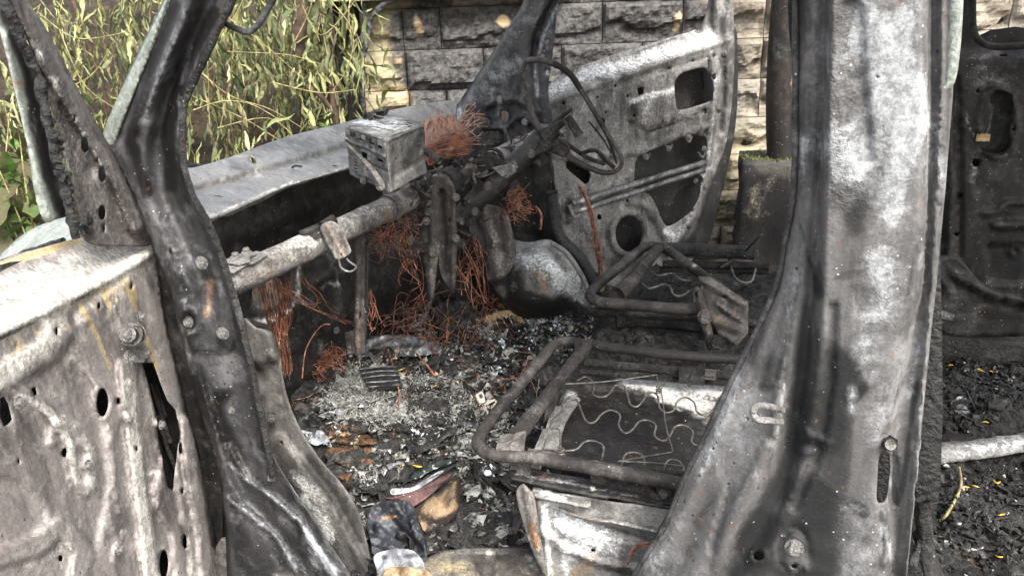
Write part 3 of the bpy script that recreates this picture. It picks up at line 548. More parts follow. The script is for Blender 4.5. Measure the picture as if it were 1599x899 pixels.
tube('window_seal', [onS(SD, x, y, .004) for x, y in ((-6, -40), (10, 10), (32, 62), (56, 108), (64, 140), (74, 190), (88, 250), (103, 300), (112, 345), (120, 372))], [.008, .009, .006, .006, .007, .006], MTRIM, SAIL, seg=8, n=10, wob=.006, label='burnt lumpy window seal')
for k in range(26):
    t = random.random() ** .5; x = np.interp(t, [0, 1], [66, 122]) + random.uniform(-6, 10) + (12 if t > .9 else 0); y = np.interp(t, [0, 1], [150, 362])
    V, Fc = boxv(onS(SD, x, y, random.uniform(.0, .012)), *(np.array(Matrix.Rotation(random.uniform(0, 3), 3, Vector(rng.normal(0, 1, 3)).normalized())).T * np.array([[random.uniform(.003, .008)], [random.uniform(.002, .006)], [.003]])))
    mesh('char_crumb', V + rng.normal(0, .001, V.shape), Fc, MTRIM, SAIL, smooth=False)
SO = SurfP(DP - dn * .05, dn)
panel('outer_window_frame', [(-20, -40), (2, 0), (22, 50), (52, 108), (64, 145), (80, 225), (94, 285), (106, 332), (88, 342), (68, 344), (52, 290), (38, 200), (18, 120), (-4, 40), (-30, -20)], SO, MSAGE, CAR, (), summ(ridge([(20, 60), (50, 190), (86, 330)], 22, .010)),
      [('s', [(10, 20), (45, 110), (58, 190), (80, 290), (98, 335)], 14, 1.1), ('r', [(18, 130), (60, 130)], 6, .7), ('a', [(50, 180), (74, 320)], 8, .25)], 5, .002, True, 'peeling grey-green painted outer frame of the near door window')
# front fender beyond the window corner
def fen(x, y): return -.0035 * np.clip(np.interp(x, [0, 60, 130], [395, 355, 338]) + 40 - y, 0, 60) 
panel('front_fender', [(-60, 450), (-40, 412), (0, 396), (30, 370), (66, 350), (110, 338), (150, 345), (160, 400), (60, 440), (-20, 470)], SU(1.04), MSAGE, CAR, (), fen, [('s', [(-20, 428), (40, 405), (90, 380)], 8, .8), ('s', [(130, 360)], 16, .9)], 6, .002, True, 'rounded pale sage fender with blistered paint behind the near door')
tube('fender_seal', [pU(x, y, .99) for x, y in ((-40, 428), (0, 411), (50, 392), (100, 376))], .006, MTRIM, CAR, wob=.003, n=8)

# ---- near windscreen pillar and hinge pillar, one continuous pressing
y_ = [-60, 0, 90, 155, 230, 300, 372, 450, 530, 610, 700, 760, 830, 930]
def rl(xs, off): return [(x, y, o) for x, y, o in zip(xs, y_, off if hasattr(off, '__len__') else [off] * len(y_))]
L0 = [285, 255, 212, 182, 160, 170, 232, 262, 284, 304, 330, 345, 348, 350]
L1 = [300, 268, 226, 196, 176, 190, 240, 275, 297, 316, 345, 356, 362, 366]
RI = [322, 296, 262, 238, 222, 222, 250, 292, 312, 330, 352, 380, 432, 480]
MI = [352, 330, 290, 262, 245, 256, 290, 325, 340, 352, 374, 400, 450, 505]
R2 = [372, 348, 306, 280, 270, 286, 326, 350, 372, 390, 408, 438, 488, 528]
R3 = [388, 362, 320, 292, 286, 300, 336, 362, 384, 402, 421, 458, 502, 540]
apo = rails(rl(L0, -.03), rl(L1, .010), rl(RI, [.03, .03, .03, .03, .025, .02, .015, .01, .0, -.01, -.02, -.02, -.02, -.02]), rl(MI, [-.01, -.01, -.01, -.01, -.012, -.015, -.02, -.014, -.006, -.008, -.03, -.01, .0, .0]), rl(R2, [.012, .012, .012, .012, .006, -.01, -.015, -.012, -.015, -.018, -.02, .0, .0, .0]), rl(R3, .018))
apf = summ(apo, R_([(250, 420), (275, 520), (300, 600), (318, 700)], 14, .010), R_([(358, 700), (383, 747), (426, 777), (468, 814), (525, 902)], 7, .012), R_([(346, 777), (383, 796), (432, 838), (470, 910)], 6, .010), R_([(362, 770), (410, 800), (455, 850), (490, 900)], 8, -.010),
    ring(294, 503, 17, 20, 4, .005), bumpf(294, 503, 15, 17, -.008), plateau([(300, 380), (330, 400), (352, 470), (366, 535), (362, 550), (300, 548), (272, 470), (262, 400)], .008, 8), bumpf(330, 462, 18, 34, -.005), plateau([(262, 470), (290, 465), (300, 540), (286, 560), (270, 530)], .008, 6),
    R_([(170, 205), (215, 120), (262, 10), (280, -40)], 5, .003), R_([(300, -40), (282, 40), (240, 130), (215, 200)], 9, .008))
ap = [('a', [(300, 0), (250, 110), (225, 190)], 9, .5), ('a', [(330, 0), (300, 70), (285, 130)], 6, .45), ('a', [(282, 150), (276, 250)], 4, .45), ('a', [(330, 440), (322, 480)], 14, .25), ('r', [(330, 440), (322, 490)], 12, .6), ('s', [(275, 10), (235, 110), (205, 220), (230, 300)], 13, .9), ('s', [(335, 20), (285, 110), (262, 200), (268, 290)], 14, 1.1),
      ('s', [(305, 580), (340, 660), (372, 720)], 20, .9), ('s', [(345, 620), (385, 600)], 12, .5), ('s', [(270, 330), (310, 380), (350, 440)], 9, .5), ('a', [(232, 395), (262, 500), (300, 580)], 8, .55), ('a', [(356, 745), (383, 796), (432, 838), (468, 899)], 4, .6), ('a', [(356, 722), (383, 747), (426, 777), (468, 814), (523, 899)], 4, .75), ('a', [(262, 540), (285, 560)], 12, .35),
      ('a', [(480, 840), (520, 890)], 14, .6), ('s', [(380, 830), (420, 900)], 30, .6), ('a', [(205, 300), (232, 380)], 8, .3), ('a', [(325, 600), (333, 640)], 6, .25), ('s', [(312, 690), (340, 800), (350, 900)], 14, .8), ('s', [(400, 745), (460, 800), (520, 890)], 6, .8), ('a', [(255, 400), (300, 440), (310, 540)], 20, .25)]
AP = panel('windscreen_pillar', [(285, -60), (255, 0), (212, 90), (182, 155), (160, 215), (170, 232), (178, 250), (205, 300), (226, 350), (236, 385), (262, 450), (284, 530), (304, 610), (330, 700), (345, 760), (348, 840), (350, 930), (545, 930), (502, 830), (458, 765), (421, 700), (402, 610), (384, 530), (362, 450), (336, 372), (300, 300), (286, 230), (292, 155), (320, 90), (362, 0), (388, -60)], SU(.985), MPIL, CAR,
      [ell(294, 503, 9, 10), ell(266, 392, 3, 5), ell(424, 652, 2, 3)], apf, ap, 5, .002, True, 'near windscreen pillar running down into the hinge pillar, blue-black with grey streaks', rough=.0004)
# painted outer edge of the pillar
panel('painted_pillar_edge', [(286, -60), (258, 0), (214, 90), (184, 152), (160, 212), (168, 236), (182, 236), (184, 215), (208, 150), (232, 96), (272, 0), (296, -60)], SU(.975), MSAGE, AP, (), summ(ridge([(270, -40), (225, 90), (172, 222)], 9, .01)), [('s', [(275, 0), (236, 90), (190, 215)], 4, .4)], 4, .003, True, 'strip of pale sage paint left on the outer edge of the pillar')
edge = [(388, -60), (362, 0), (318, 95), (290, 160), (285, 235), (299, 300), (336, 372), (361, 450), (383, 530), (401, 612), (420, 710), (425, 745)]
tube('door_seal_lip', [pU(x, y, .962) for x, y in edge], .0055, MBLK, AP, seg=8, n=10, wob=.0012, label='shiny black lip along the door opening')
for x, y, r in ((315, 410, .0075), (348, 520, .0075), (424, 745, .005), (294, 503, .006), (362, 640, .004)): bolt('bolt', pU(x, y, .972), (0.2, -1, 0), r, MWHT, AP, .006)
tube('grab_hook', [pU(x, y, 1.0) for x, y in ((344, 32), (362, 42), (386, 50), (402, 40), (416, 18), (432, -14), (440, -60))], .0048, MPIL, CAR, seg=10, n=8, label='bent grey rod end sticking out beyond the windscreen pillar')
# roof rails and roof (above the frame)
RZ = 2.02
V = []; nx, ny = 14, 9
for i in range(nx):
    for j in range(ny):
        x = -.72 + 2.6 * i / (nx - 1); y = 1.02 + 1.42 * j / (ny - 1); V.append((x, y, RZ + .06 * (1 - ((y - 1.73) / .71) ** 2)))
mesh('roof', V, [[i * ny + j, (i + 1) * ny + j, (i + 1) * ny + j + 1, i * ny + j + 1] for i in range(nx - 1) for j in range(ny - 1)], MB, CAR, thick=.02)
for y in (1.0, 2.46): tube('roof_rail', [(-.75, y, RZ - .01), (1.9, y, RZ - .01)], .03, MPIL, CAR, seg=8, n=2)
a = pU(388, -60, .985); tube('pillar_top', [a + np.array([.0, .02, -.02]), a + np.array([.12, .02, .15]), (-.70, 1.0, RZ)], .028, MPIL, CAR, n=6)

panel('dark_gap_panel', [(222, 400), (262, 430), (340, 640), (372, 760), (372, 960), (240, 960), (232, 700)], SU(1.04), MDARK, AP, step=16)  # dark panel added to cover the sunlit gap between door and pillar
# ---- kick panel right of the hinge pillar
kick = panel('kick_panel', [(378, 505), (400, 512), (424, 518), (436, 545), (440, 580), (448, 620), (466, 665), (498, 715), (540, 765), (566, 820), (582, 930), (520, 930), (470, 800), (425, 735), (400, 640)], SU(1.10), MKICK, CAR, [ell(425, 652, 5, 5.5), ell(440, 690, 3, 4)],
      summ(plateau([(380, 480), (424, 518), (434, 560), (405, 574), (380, 560)], .03, 14), R_([(430, 700), (500, 790), (560, 900)], 26, .02), R_([(400, 575), (438, 560)], 6, -.006)),
      [('s', [(480, 720), (540, 800), (570, 900)], 22, .75), ('s', [(440, 720), (500, 840), (520, 900)], 18, .6), ('a', [(460, 740), (500, 780), (510, 830)], 12, .7), ('a', [(448, 690), (470, 720)], 8, .5), ('s', [(400, 570), (415, 590)], 8, .35), ('a', [(400, 530), (420, 545)], 14, .35), ('a', [(470, 780), (520, 840)], 10, .8), ('r', [(410, 575), (430, 640)], 16, .25), ('s', [(410, 620), (430, 700)], 10, .5), ('l', [(460, 740), (520, 850)], 26, .6)], 5, .002, True, 'pale ashy kick panel with a rounded top shoulder')
bolt('bolt', pU(425, 652, 1.085), (.3, -1, 0), .006, MBEAM, kick, .006)
tube('kick_lip', [pU(x, y, 1.09) for x, y in ((384, 500), (400, 506), (418, 512), (420, 520))], .006, MDARK, kick, n=6)

# ---- firewall with its stampings
fwp = [(270, 255), (420, 255), (560, 215), (720, 180), (800, 170), (850, 240), (850, 420), (790, 500), (700, 560), (560, 590), (470, 640), (400, 640), (330, 560), (280, 420)]
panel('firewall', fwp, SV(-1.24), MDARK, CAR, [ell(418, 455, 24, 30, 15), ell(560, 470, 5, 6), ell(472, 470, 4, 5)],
      summ(R_([(470, 400), (468, 440), (462, 475), (440, 500), (400, 520)], 12, .02), ring(510, 470, 26, 40, 8, .012), bumpf(465, 560, 46, 60, .03), R_([(500, 440), (540, 420), (560, 400)], 9, .015), R_([(380, 400), (600, 345)], 40, -.03), R_([(490, 480), (520, 560)], 8, .012), bumpf(468, 522, 9, 10, .012), bumpf(520, 520, 14, 14, .014), R_([(300, 400), (560, 290), (700, 230)], 16, -.02)),
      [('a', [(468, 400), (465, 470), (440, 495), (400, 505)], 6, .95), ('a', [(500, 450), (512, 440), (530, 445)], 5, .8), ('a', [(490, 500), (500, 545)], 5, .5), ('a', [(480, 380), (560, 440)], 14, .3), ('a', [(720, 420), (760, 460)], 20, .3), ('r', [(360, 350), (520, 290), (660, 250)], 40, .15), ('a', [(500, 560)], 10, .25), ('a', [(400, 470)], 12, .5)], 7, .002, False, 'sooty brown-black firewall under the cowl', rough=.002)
for x, y in ((468, 522), (525, 515), (455, 545), (538, 560), (420, 600), (485, 365), (530, 350)): bolt('bolt', pV(x, y, -1.21), (1, -.2, 0), .007, MDARK if x != 525 else MBEAM, CAR, .008)
# ---- cowl under the windscreen
CS = SurfP(pU(300, 300, 1.15), np.array([.62, -.05, .78]))
cowl = panel('cowl', [(270, 262), (300, 262), (360, 245), (440, 216), (535, 192), (620, 170), (700, 157), (726, 158), (730, 190), (700, 215), (620, 240), (545, 262), (450, 290), (380, 322), (318, 346), (285, 330)], SV(-1.06), MCOWL, CAR, [rnd([(388, 244), (398, 246), (402, 256), (393, 254)])],
      summ(lambda x, y: -.09 * np.clip(1 - (y - np.interp(x, [270, 440, 640, 726], [260, 214, 165, 158])) / 48., -1, 1), R_([(280, 305), (360, 285), (440, 262), (540, 232), (700, 190)], 7, -.014), R_([(290, 338), (318, 344), (450, 288), (545, 260)], 5, .006), bumpf(405, 272, 12, 9, .006), bumpf(455, 262, 8, 8, .006)),
      [('a', [(310, 280), (350, 270)], 14, .5), ('a', [(480, 225), (520, 215), (560, 205)], 10, .45), ('a', [(430, 250), (450, 245)], 12, .3), ('s', [(360, 262), (385, 262)], 10, .6), ('s', [(470, 215), (440, 232)], 9, .35), ('s', [(540, 212), (560, 195)], 12, .4), ('r', [(300, 290), (350, 285)], 12, .5), ('a', [(320, 342), (440, 290), (540, 262)], 3, .8), ('s', [(310, 318), (400, 290)], 4, .3), ('a', [(405, 272)], 8, .5)], 5, .0025, True, 'bleached grey cowl panel under the missing windscreen')
tube('cowl_lip', [pV(x, y, -1.05) for x, y in ((300, 352), (330, 342), (385, 322), (452, 290), (548, 262), (640, 236))], .004, MCOWL, cowl, n=8, wob=.002)
for x, y in ((456, 262), (330, 310), (336, 322), (490, 270), (512, 262)):
    p = pV(x, y, -1.045); tube('bent_clip', [p, p + np.array([.012, -.004, .006]), p + np.array([.022, .006, .002])], .0022, MBLK, cowl, seg=5, n=4)
plate('joint_plate', [pV(x, y, -1.04) for x, y in ((450, 284), (500, 262), (512, 266), (490, 280), (462, 290))], .002, MCOWL, cowl)
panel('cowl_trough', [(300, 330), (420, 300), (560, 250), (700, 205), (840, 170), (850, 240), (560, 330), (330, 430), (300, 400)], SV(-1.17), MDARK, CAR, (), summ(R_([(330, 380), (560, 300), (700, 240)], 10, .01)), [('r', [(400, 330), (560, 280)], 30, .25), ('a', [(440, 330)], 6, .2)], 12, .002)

# ---- dashboard cross beam
b0, b1 = pU(340, 450, 1.02), pU(858, 208, 2.42)
bpts = [b0 + (b1 - b0) * t for t in np.linspace(0, 1, 9)]
BEAM = tube('dash_beam', bpts, .0275, MBEAM, CAR, seg=28, n=9, wob=.0015, label='round steel dashboard cross beam crusted with white and brown scale', paint=[('a', [(470, 385), (520, 360)], 30, .55), ('s', [(350, 470), (420, 445), (460, 430)], 16, .6), ('s', [(535, 385), (620, 345)], 12, .6), ('a', [(570, 330), (600, 320)], 18, .5), ('s', [(640, 300), (760, 270)], 22, .8), ('r', [(600, 325), (608, 350)], 6, .9), ('r', [(400, 430), (440, 425)], 14, .4), ('a', [(420, 400), (480, 365)], 12, .4), ('s', [(480, 400), (500, 380)], 7, .6), ('a', [(770, 240), (800, 225)], 14, .4), ('l', [(360, 450), (640, 320)], 40, .8)])
bd = (b1 - b0) / np.linalg.norm(b1 - b0); bn = np.cross(bd, zz); bn /= np.linalg.norm(bn)
if bn @ (CAM - b0) < 0: bn = -bn
bu = np.cross(bn, bd); bu = bu if bu[2] > 0 else -bu
def bp(px):                                       # point on the beam axis at a pixel column
    t = np.linspace(0, 1, 400); P = b0 + np.outer(t, b1 - b0); return P[np.argmin(abs(proj(P)[0] - px))]
for px, w, rr in ((608, .022, .031), (650, .05, .032), (700, .06, .033), (770, .016, .031), (812, .03, .031), (500, .012, .030)):
    c = bp(px); tube('collar', [c - bd * w / 2, c + bd * w / 2], rr, MBEAM if px in (608, 812, 500) else MTUBE, BEAM, seg=24, n=2)
# left end bracket plate
q = bp(382); c2 = q + bu * .03
plate('end_bracket', [c2 + bd * a + bn * b for a, b in ((-.06, -.02), (-.05, .03), (-.01, .022), (.0, .028), (.045, .02), (.05, -.012), (.0, -.026))], .004, MWHT, BEAM, 'flat pale bracket bolted on the near end of the beam')
plate('end_bracket', [c2 + bu * .006 + bd * a + bn * b for a, b in ((-.03, -.02), (-.03, .022), (-.01, .03), (.01, .012), (.03, .012), (.03, -.016))], .003, MWHT, BEAM)
for a in (-.005, .022): bolt('bolt', c2 + bu * .006 + bd * a - bn * .008, bu, .006, MWHT, BEAM, .008)
# clamp and hanging strap
q = bp(498); plate('clamp_bar', [q + bu * .036 + bd * a + bn * b for a, b in ((-.055, .004), (-.045, .016), (.035, .016), (.035, .0), (-.05, -.004))], .006, MTUBE, BEAM)
plate('clamp_bar', [q + bu * .030 + bd * a + bn * (.012 + b) for a, b in ((-.04, .0), (-.04, .016), (.02, .016), (.02, .0))], .012, MTUBE, BEAM)
def pxp(u, L_): return [pU(x, y, u) for x, y in L_]
ub = float(bp(505)[1]) - .045
st = panel('hanging_strap', rnd([(498, 352), (516, 344), (530, 352), (545, 384), (549, 396), (526, 408), (520, 398), (505, 372)]), SU(ub), MBEAM, BEAM, [ell(532, 398, 2.2, 2.6)], ridge([(510, 352), (534, 402)], 4, .003), [('r', [(512, 352), (536, 400)], 12, .45), ('s', [(515, 362)], 8, .5)], 3, .003, False, 'mottled brown strap hanging from the beam')
tube('strap_wire', pxp(ub - .003, [(529, 405), (533, 418), (546, 424), (556, 417), (545, 408), (541, 403)]), .0020, MWHT, BEAM, seg=7, n=5, label='white wire loop under the strap')
tube('strap_cap', [q + bu * .034 + bn * .02 - bd * .01, q + bu * .042 + bn * .028 + bd * .02], .011, MTUBE, BEAM, seg=10, n=2)
# brace post under the beam
uu = float(bp(565)[1])
panel('brace_post', [(552, 365), (576, 356), (574, 460), (571, 552), (551, 556), (553, 440)], SU(uu + .03), MTUBE, BEAM, [ell(563, 492, 2.5, 5)], lambda x, y: .012 * np.exp(-((x - 558) / 5.) ** 2) - .01 * (x > 566), [('r', [(558, 400), (560, 540)], 10, .35), ('s', [(572, 380), (571, 540)], 3, .8)], 4, .003, False, 'flat brown brace dropping from the beam to the floor')
plate('brace_foot', pxp(uu + .02, [(538, 520), (553, 515), (553, 552), (542, 553)]), .004, MTUBE, BEAM)
# centre bracket
uu = float(bp(672)[1])
cb = panel('centre_bracket', [(652, 288), (668, 276), (700, 276), (712, 300), (714, 380), (712, 448), (703, 458), (693, 440), (684, 400), (678, 470), (668, 470), (664, 420), (656, 380), (652, 330)], SU(uu - .035), MTUBE, BEAM, [ell(686, 300, 2, 3), ell(700, 345, 2, 3)], summ(R_([(670, 280), (676, 380), (672, 470)], 6, .012), R_([(708, 290), (708, 450)], 4, .010), R_([(690, 300), (696, 430)], 6, -.014)),
           [('s', [(690, 300), (695, 430)], 9, .6), ('a', [(665, 300), (668, 340), (672, 440)], 4, .3), ('r', [(658, 380), (664, 420)], 8, .4), ('a', [(703, 430)], 7, .5)], 4, .004, False, 'long dark bracket pair hanging at the middle of the beam')
plate('side_lug', pxp(uu - .05, [(642, 378), (648, 376), (668, 378), (668, 393), (648, 395), (641, 390)]), .003, MTUBE, BEAM)
for x, y in ((668, 330), (666, 345), (712, 308), (712, 372), (676, 395), (668, 315)): bolt('bolt', pU(x, y, uu - .05), (.3, -1, 0), .0065, MBEAM, BEAM, .007)
tube('bracket_rod', pxp(uu - .04, [(670, 440), (672, 470), (660, 500), (640, 512)]), .005, MTUBE, BEAM, n=5)
# steering column and its brackets
tube('steering_column', [pU(848, 214, 2.0), pU(800, 262, 1.97), pU(752, 302, 1.93), pU(714, 342, 1.90)], [.030, .027, .030, .024], MBLK, BEAM, seg=18, n=8, wob=.002, label='dark steering column running down from the wheel', paint=[('a', [(790, 268), (800, 262)], 9, 1.1), ('a', [(815, 245), (835, 225)], 6, .5), ('a', [(720, 345), (728, 352)], 8, .5)])
plate('column_bracket', pxp(1.9, [(728, 256), (760, 236), (800, 262), (790, 276), (762, 262), (742, 276), (760, 292), (748, 300)]), .006, MTUBE, BEAM); plate('column_bracket', pxp(1.93, [(696, 292), (724, 276), (760, 320), (750, 330), (722, 306), (706, 318)]), .006, MBLK, BEAM)
plate('column_lug', pxp(1.86, [(768, 262), (796, 256), (806, 268), (784, 276)]), .006, MWHT, BEAM, 'white-ashed plate on the column')
for x, y in ((711, 308), (742, 330), (830, 240), (762, 290), (700, 365)): bolt('bolt', pU(x, y, 1.86), (.2, -1, .2), .007, MBEAM, BEAM, .008)
panel('column_foot', [(714, 330), (740, 322), (765, 320), (790, 330), (800, 360), (806, 400), (790, 430), (764, 440), (752, 400), (742, 370)], SU(2.03), MB, CAR, (), summ(R_([(752, 330), (770, 380), (776, 430)], 9, .02), R_([(790, 340), (796, 400)], 5, .015)), [('a', [(770, 350), (782, 420)], 7, .5), ('s', [(745, 340), (760, 420)], 10, .7), ('s', [(796, 350)], 8, .5)], 5, .002)
for a, b in (((880, 190), (850, 215)), ((850, 215), (884, 240)), ((872, 206), (848, 226)), ((886, 182), (905, 212)), ((836, 236), (870, 222))): tube('column_switch', [pU(*a, 1.97), pU(*b, 1.97)], [.010, .015], MTUBE, BEAM, seg=6, n=3, wob=.004)
# steering wheel, softened and bent
SW = tube('steering_wheel', pxp(2.02, [(848, 210), (836, 190), (822, 152), (814, 118), (820, 98), (836, 94), (862, 99), (888, 114), (908, 142), (930, 178), (952, 214), (970, 244), (968, 262), (950, 270), (924, 264), (896, 250), (868, 226), (850, 212)]), [.0085, .0075, .008, .008, .006, .006, .008, .0085], MTUBE, CAR, seg=12, n=8, wob=.001, label='fire-softened steering wheel rim sagging out of round', paint=[('s', [(870, 100), (905, 135)], 10, .9), ('a', [(822, 110), (818, 150)], 8, .4)])
for pts, r in (([(912, 150), (934, 190), (954, 225), (963, 256)], .003), ([(918, 160), (944, 205), (960, 248)], .003), ([(850, 212), (880, 222), (915, 245), (945, 256)], .006), ([(905, 240), (930, 235), (945, 250), (960, 262)], .006), ([(920, 190), (940, 215), (955, 240)], .0025), ([(848, 208), (862, 195), (880, 180), (893, 170)], .006)):
    tube('wheel_spoke', pxp(2.03, pts), r, MTUBE, SW, seg=7, n=6)
hub = panel('wheel_hub', rnd([(838, 206), (856, 196), (872, 214), (892, 232), (884, 246), (862, 240), (846, 228)]), SU(2.0), MTUBE, SW, [ell(865, 222, 3, 3)], bumpf(862, 220, 16, 14, .02), [('s', [(850, 215)], 14, .6)], 3, .008, False)
# ---- far windscreen pillar
FU = 2.48
FP = panel('far_windscreen_pillar', [(835, -60), (818, 0), (796, 40), (750, 110), (720, 155), (712, 172), (712, 240), (740, 262), (850, 262), (868, 330), (862, 420), (905, 470), (935, 440), (905, 400), (880, 372), (866, 320), (860, 240), (862, 180), (856, 140), (866, 60), (872, 0), (905, -60)], SU(FU), MPIL, CAR,
     [ell(812, 51, 2.5, 3), rnd([(783, 172), (795, 175), (793, 192), (781, 188)]), rnd([(748, 188), (758, 182), (767, 190), (766, 198), (748, 198)]), ell(771, 213, 9, 6), ell(855, 66, 3.5, 5), ell(847, 89, 4, 5), ell(855, 114, 3.5, 5), ell(850, 80, 1.5, 2)],
     summ(rails([(818, -60, .0), (818, 0, .0), (750, 110, .0), (712, 172, .0), (712, 500, 0)], [(836, -60, .03), (826, 0, .03), (758, 112, .03), (720, 176, .03), (720, 500, .03)], [(878, -60, .03), (855, 0, .03), (826, 70, .03), (826, 160, .02), (850, 300, .01), (855, 500, 0)], [(893, -60, -.02), (866, 0, -.02), (836, 70, -.02), (836, 150, -.01), (858, 300, -.05), (862, 500, -.04)], [(910, -60, .0), (880, 0, .0), (846, 70, .0), (846, 150, 0), (868, 300, .0), (905, 400, .0), (935, 500, 0)]),
          R_([(760, 165), (775, 158), (800, 155), (825, 165), (840, 175)], 4, .02), ring(781, 154, 9, 9, 3, .01), R_([(755, 200), (790, 200), (805, 186), (818, 180), (830, 190), (838, 210)], 4, .02), R_([(862, 320), (885, 380), (920, 450)], 10, -.05), bumpf(781, 160, 8, 8, -.02)),
     [('a', [(790, 100), (770, 130), (745, 150)], 20, .40), ('a', [(806, 85), (815, 100)], 6, .4), ('a', [(870, 10), (846, 60), (836, 110), (840, 150)], 5, .8), ('a', [(845, 0), (838, 20)], 5, .3), ('s', [(862, 0), (834, 50), (828, 100)], 4, 1.), ('s', [(820, 0), (796, 40), (722, 150)], 4, 1.), ('s', [(750, 170), (830, 190)], 22, .65), ('s', [(800, 230), (740, 220)], 20, .7), ('a', [(780, 165), (776, 180)], 5, .7), ('a', [(716, 170), (716, 190)], 5, .9), ('a', [(850, 200), (856, 220)], 4, .7), ('s', [(866, 300), (872, 370), (905, 430)], 14, 1.1)], 4.5, .003, True, 'far windscreen pillar, wide sooty triangle with a row of holes along its flange')
for x, y, r in ((781, 156, .010), (820, 190, .008), (812, 51, .004), (855, 66, .005), (847, 89, .006)): bolt('bolt', pU(x, y, FU - .03), (.2, -1, 0), r, MWHT, FP, .01)
a = pU(905, -60, FU); tube('far_pillar_top', [a, a + np.array([.1, 0, .12]), (-.25, FU, RZ)], .04, MPIL, CAR, n=6)
a = pU(835, -60, FU); tube('far_pillar_top', [a, (-.45, FU, RZ)], .03, MPIL, CAR, n=2)
panel('far_bracket', [(748, 208), (778, 205), (782, 222), (760, 228), (748, 226)], SU(FU - .10), MTUBE, CAR, [rnd([(761, 208), (777, 207), (778, 214), (762, 216)])], None, [], 3, .003, False)
plate('column_stay', pxp(2.28, [(785, 198), (789, 196), (792, 210), (802, 226), (798, 230), (788, 215)]), .004, MBEAM, CAR)
# ---- far footwell: scuttle side, wheel arch, black door seal
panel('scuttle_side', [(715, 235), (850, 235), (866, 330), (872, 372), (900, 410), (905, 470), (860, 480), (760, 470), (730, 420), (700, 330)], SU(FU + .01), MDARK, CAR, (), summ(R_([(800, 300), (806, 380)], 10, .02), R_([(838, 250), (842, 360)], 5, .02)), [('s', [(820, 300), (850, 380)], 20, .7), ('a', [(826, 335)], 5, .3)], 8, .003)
ARCH = panel('wheel_arch', [(752, 400), (762, 376), (790, 372), (825, 378), (858, 374), (880, 392), (905, 425), (926, 470), (936, 500), (900, 508), (830, 505), (790, 478), (765, 440)], SU(2.30), MWHT, CAR, (), summ(bumpf(835, 440, 85, 75, .13), R_([(866, 384), (895, 420), (922, 470)], 6, .02), R_([(855, 385), (885, 430), (905, 480)], 4, -.015), R_([(768, 380), (772, 430), (785, 470)], 5, .02)),
      [('a', [(815, 405), (850, 410), (880, 440)], 20, .9), ('a', [(895, 440), (905, 465)], 12, .9), ('r', [(845, 430), (850, 450)], 14, .6), ('s', [(800, 420), (808, 480), (850, 490)], 20, 1.0), ('s', [(830, 470), (870, 500)], 20, .8), ('s', [(880, 470), (925, 500)], 14, .9), ('s', [(764, 395), (775, 440)], 10, .7), ('a', [(800, 450)], 9, .4), ('l', [(820, 420), (880, 450)], 34, .7), ('s', [(850, 385)], 6, .5), ('s', [(778, 470), (810, 500)], 9, .7)], 4.5, .003, True, 'domed wheel arch in the far footwell crusted with white and pink ash')
tube('arch_flange', pxp(2.17, [(862, 380), (885, 396), (908, 430), (922, 462), (934, 492)]), .008, MCOWL, ARCH, n=8)
tube('far_door_seal', pxp(FU - .04, [(862, 300), (866, 345), (878, 375), (905, 402), (925, 440), (934, 490)]), .030, MTRIM, CAR, seg=12, n=10, flat=(1, .6), label='thick black door seal round the far footwell')

# ---- far front door, standing open
fa = pU(858, 250, 2.54); fb = fa + (rh * .74 + fh * .46); ft = (fb - fa); ft[2] = 0; ft /= np.linalg.norm(ft); fn = np.cross(ft, zz); fn = fn if fn @ (CAM - fa) > 0 else -fn
SF = SurfP(fa, fn)
fcre = [(840, 172), (900, 147), (970, 122), (1050, 93), (1115, 72), (1150, 60)]
def fdo(x, y):
    cy = np.interp(x, [p[0] for p in fcre], [p[1] for p in fcre]); q = np.clip((cy - y) / 36., 0, 1) * (x < 1116) + np.clip((cy - y) / 36., 0, .3) * (x >= 1116); return -.06 * q + .012 * np.exp(-((cy - 3 - y) / 5.) ** 2)
big = rnd([(990, 281), (992, 250), (1004, 240), (1040, 226), (1078, 212), (1101, 213), (1102, 232), (1092, 262), (1096, 298), (1084, 326), (1060, 346), (1042, 355), (1034, 345), (1020, 310), (1008, 300), (990, 300)])
fdf = summ(fdo, plateau([(985, 158), (1053, 138), (1056, 168), (1075, 178), (1090, 174), (1092, 180), (1010, 206), (996, 190)], .012, 5), R_([(858, 238), (890, 246), (930, 244), (985, 238), (1012, 236), (1060, 212), (1100, 198)], 7, .014), R_([(1010, 205), (1050, 190), (1100, 172)], 4, -.010), R_([(860, 170), (900, 152), (1000, 122), (1105, 90)], 3, -.006),
    ring(982, 365, 28, 34, 5, .012), R_([(985, 318), (1010, 322), (1026, 345), (1040, 375)], 6, .012), R_([(1113, 90), (1120, 140), (1108, 220), (1106, 270), (1085, 335), (1055, 380)], 7, .018), R_([(1128, 90), (1130, 150), (1118, 260)], 5, -.012), R_([(890, 300), (905, 330), (925, 370), (945, 400)], 9, .008), ring(982, 365, 34, 42, 4, -.008), bumpf(988, 186, 10, 7, .01), R_([(950, 130), (1000, 118), (1050, 104)], 5, -.006),
    bumpf(955, 135, 10, 9, .008), bumpf(890, 345, 8, 8, .008), bumpf(998, 208, 8, 12, .008), R_([(930, 300), (985, 298)], 6, .006), bumpf(1000, 141, 12, 9, -.006))
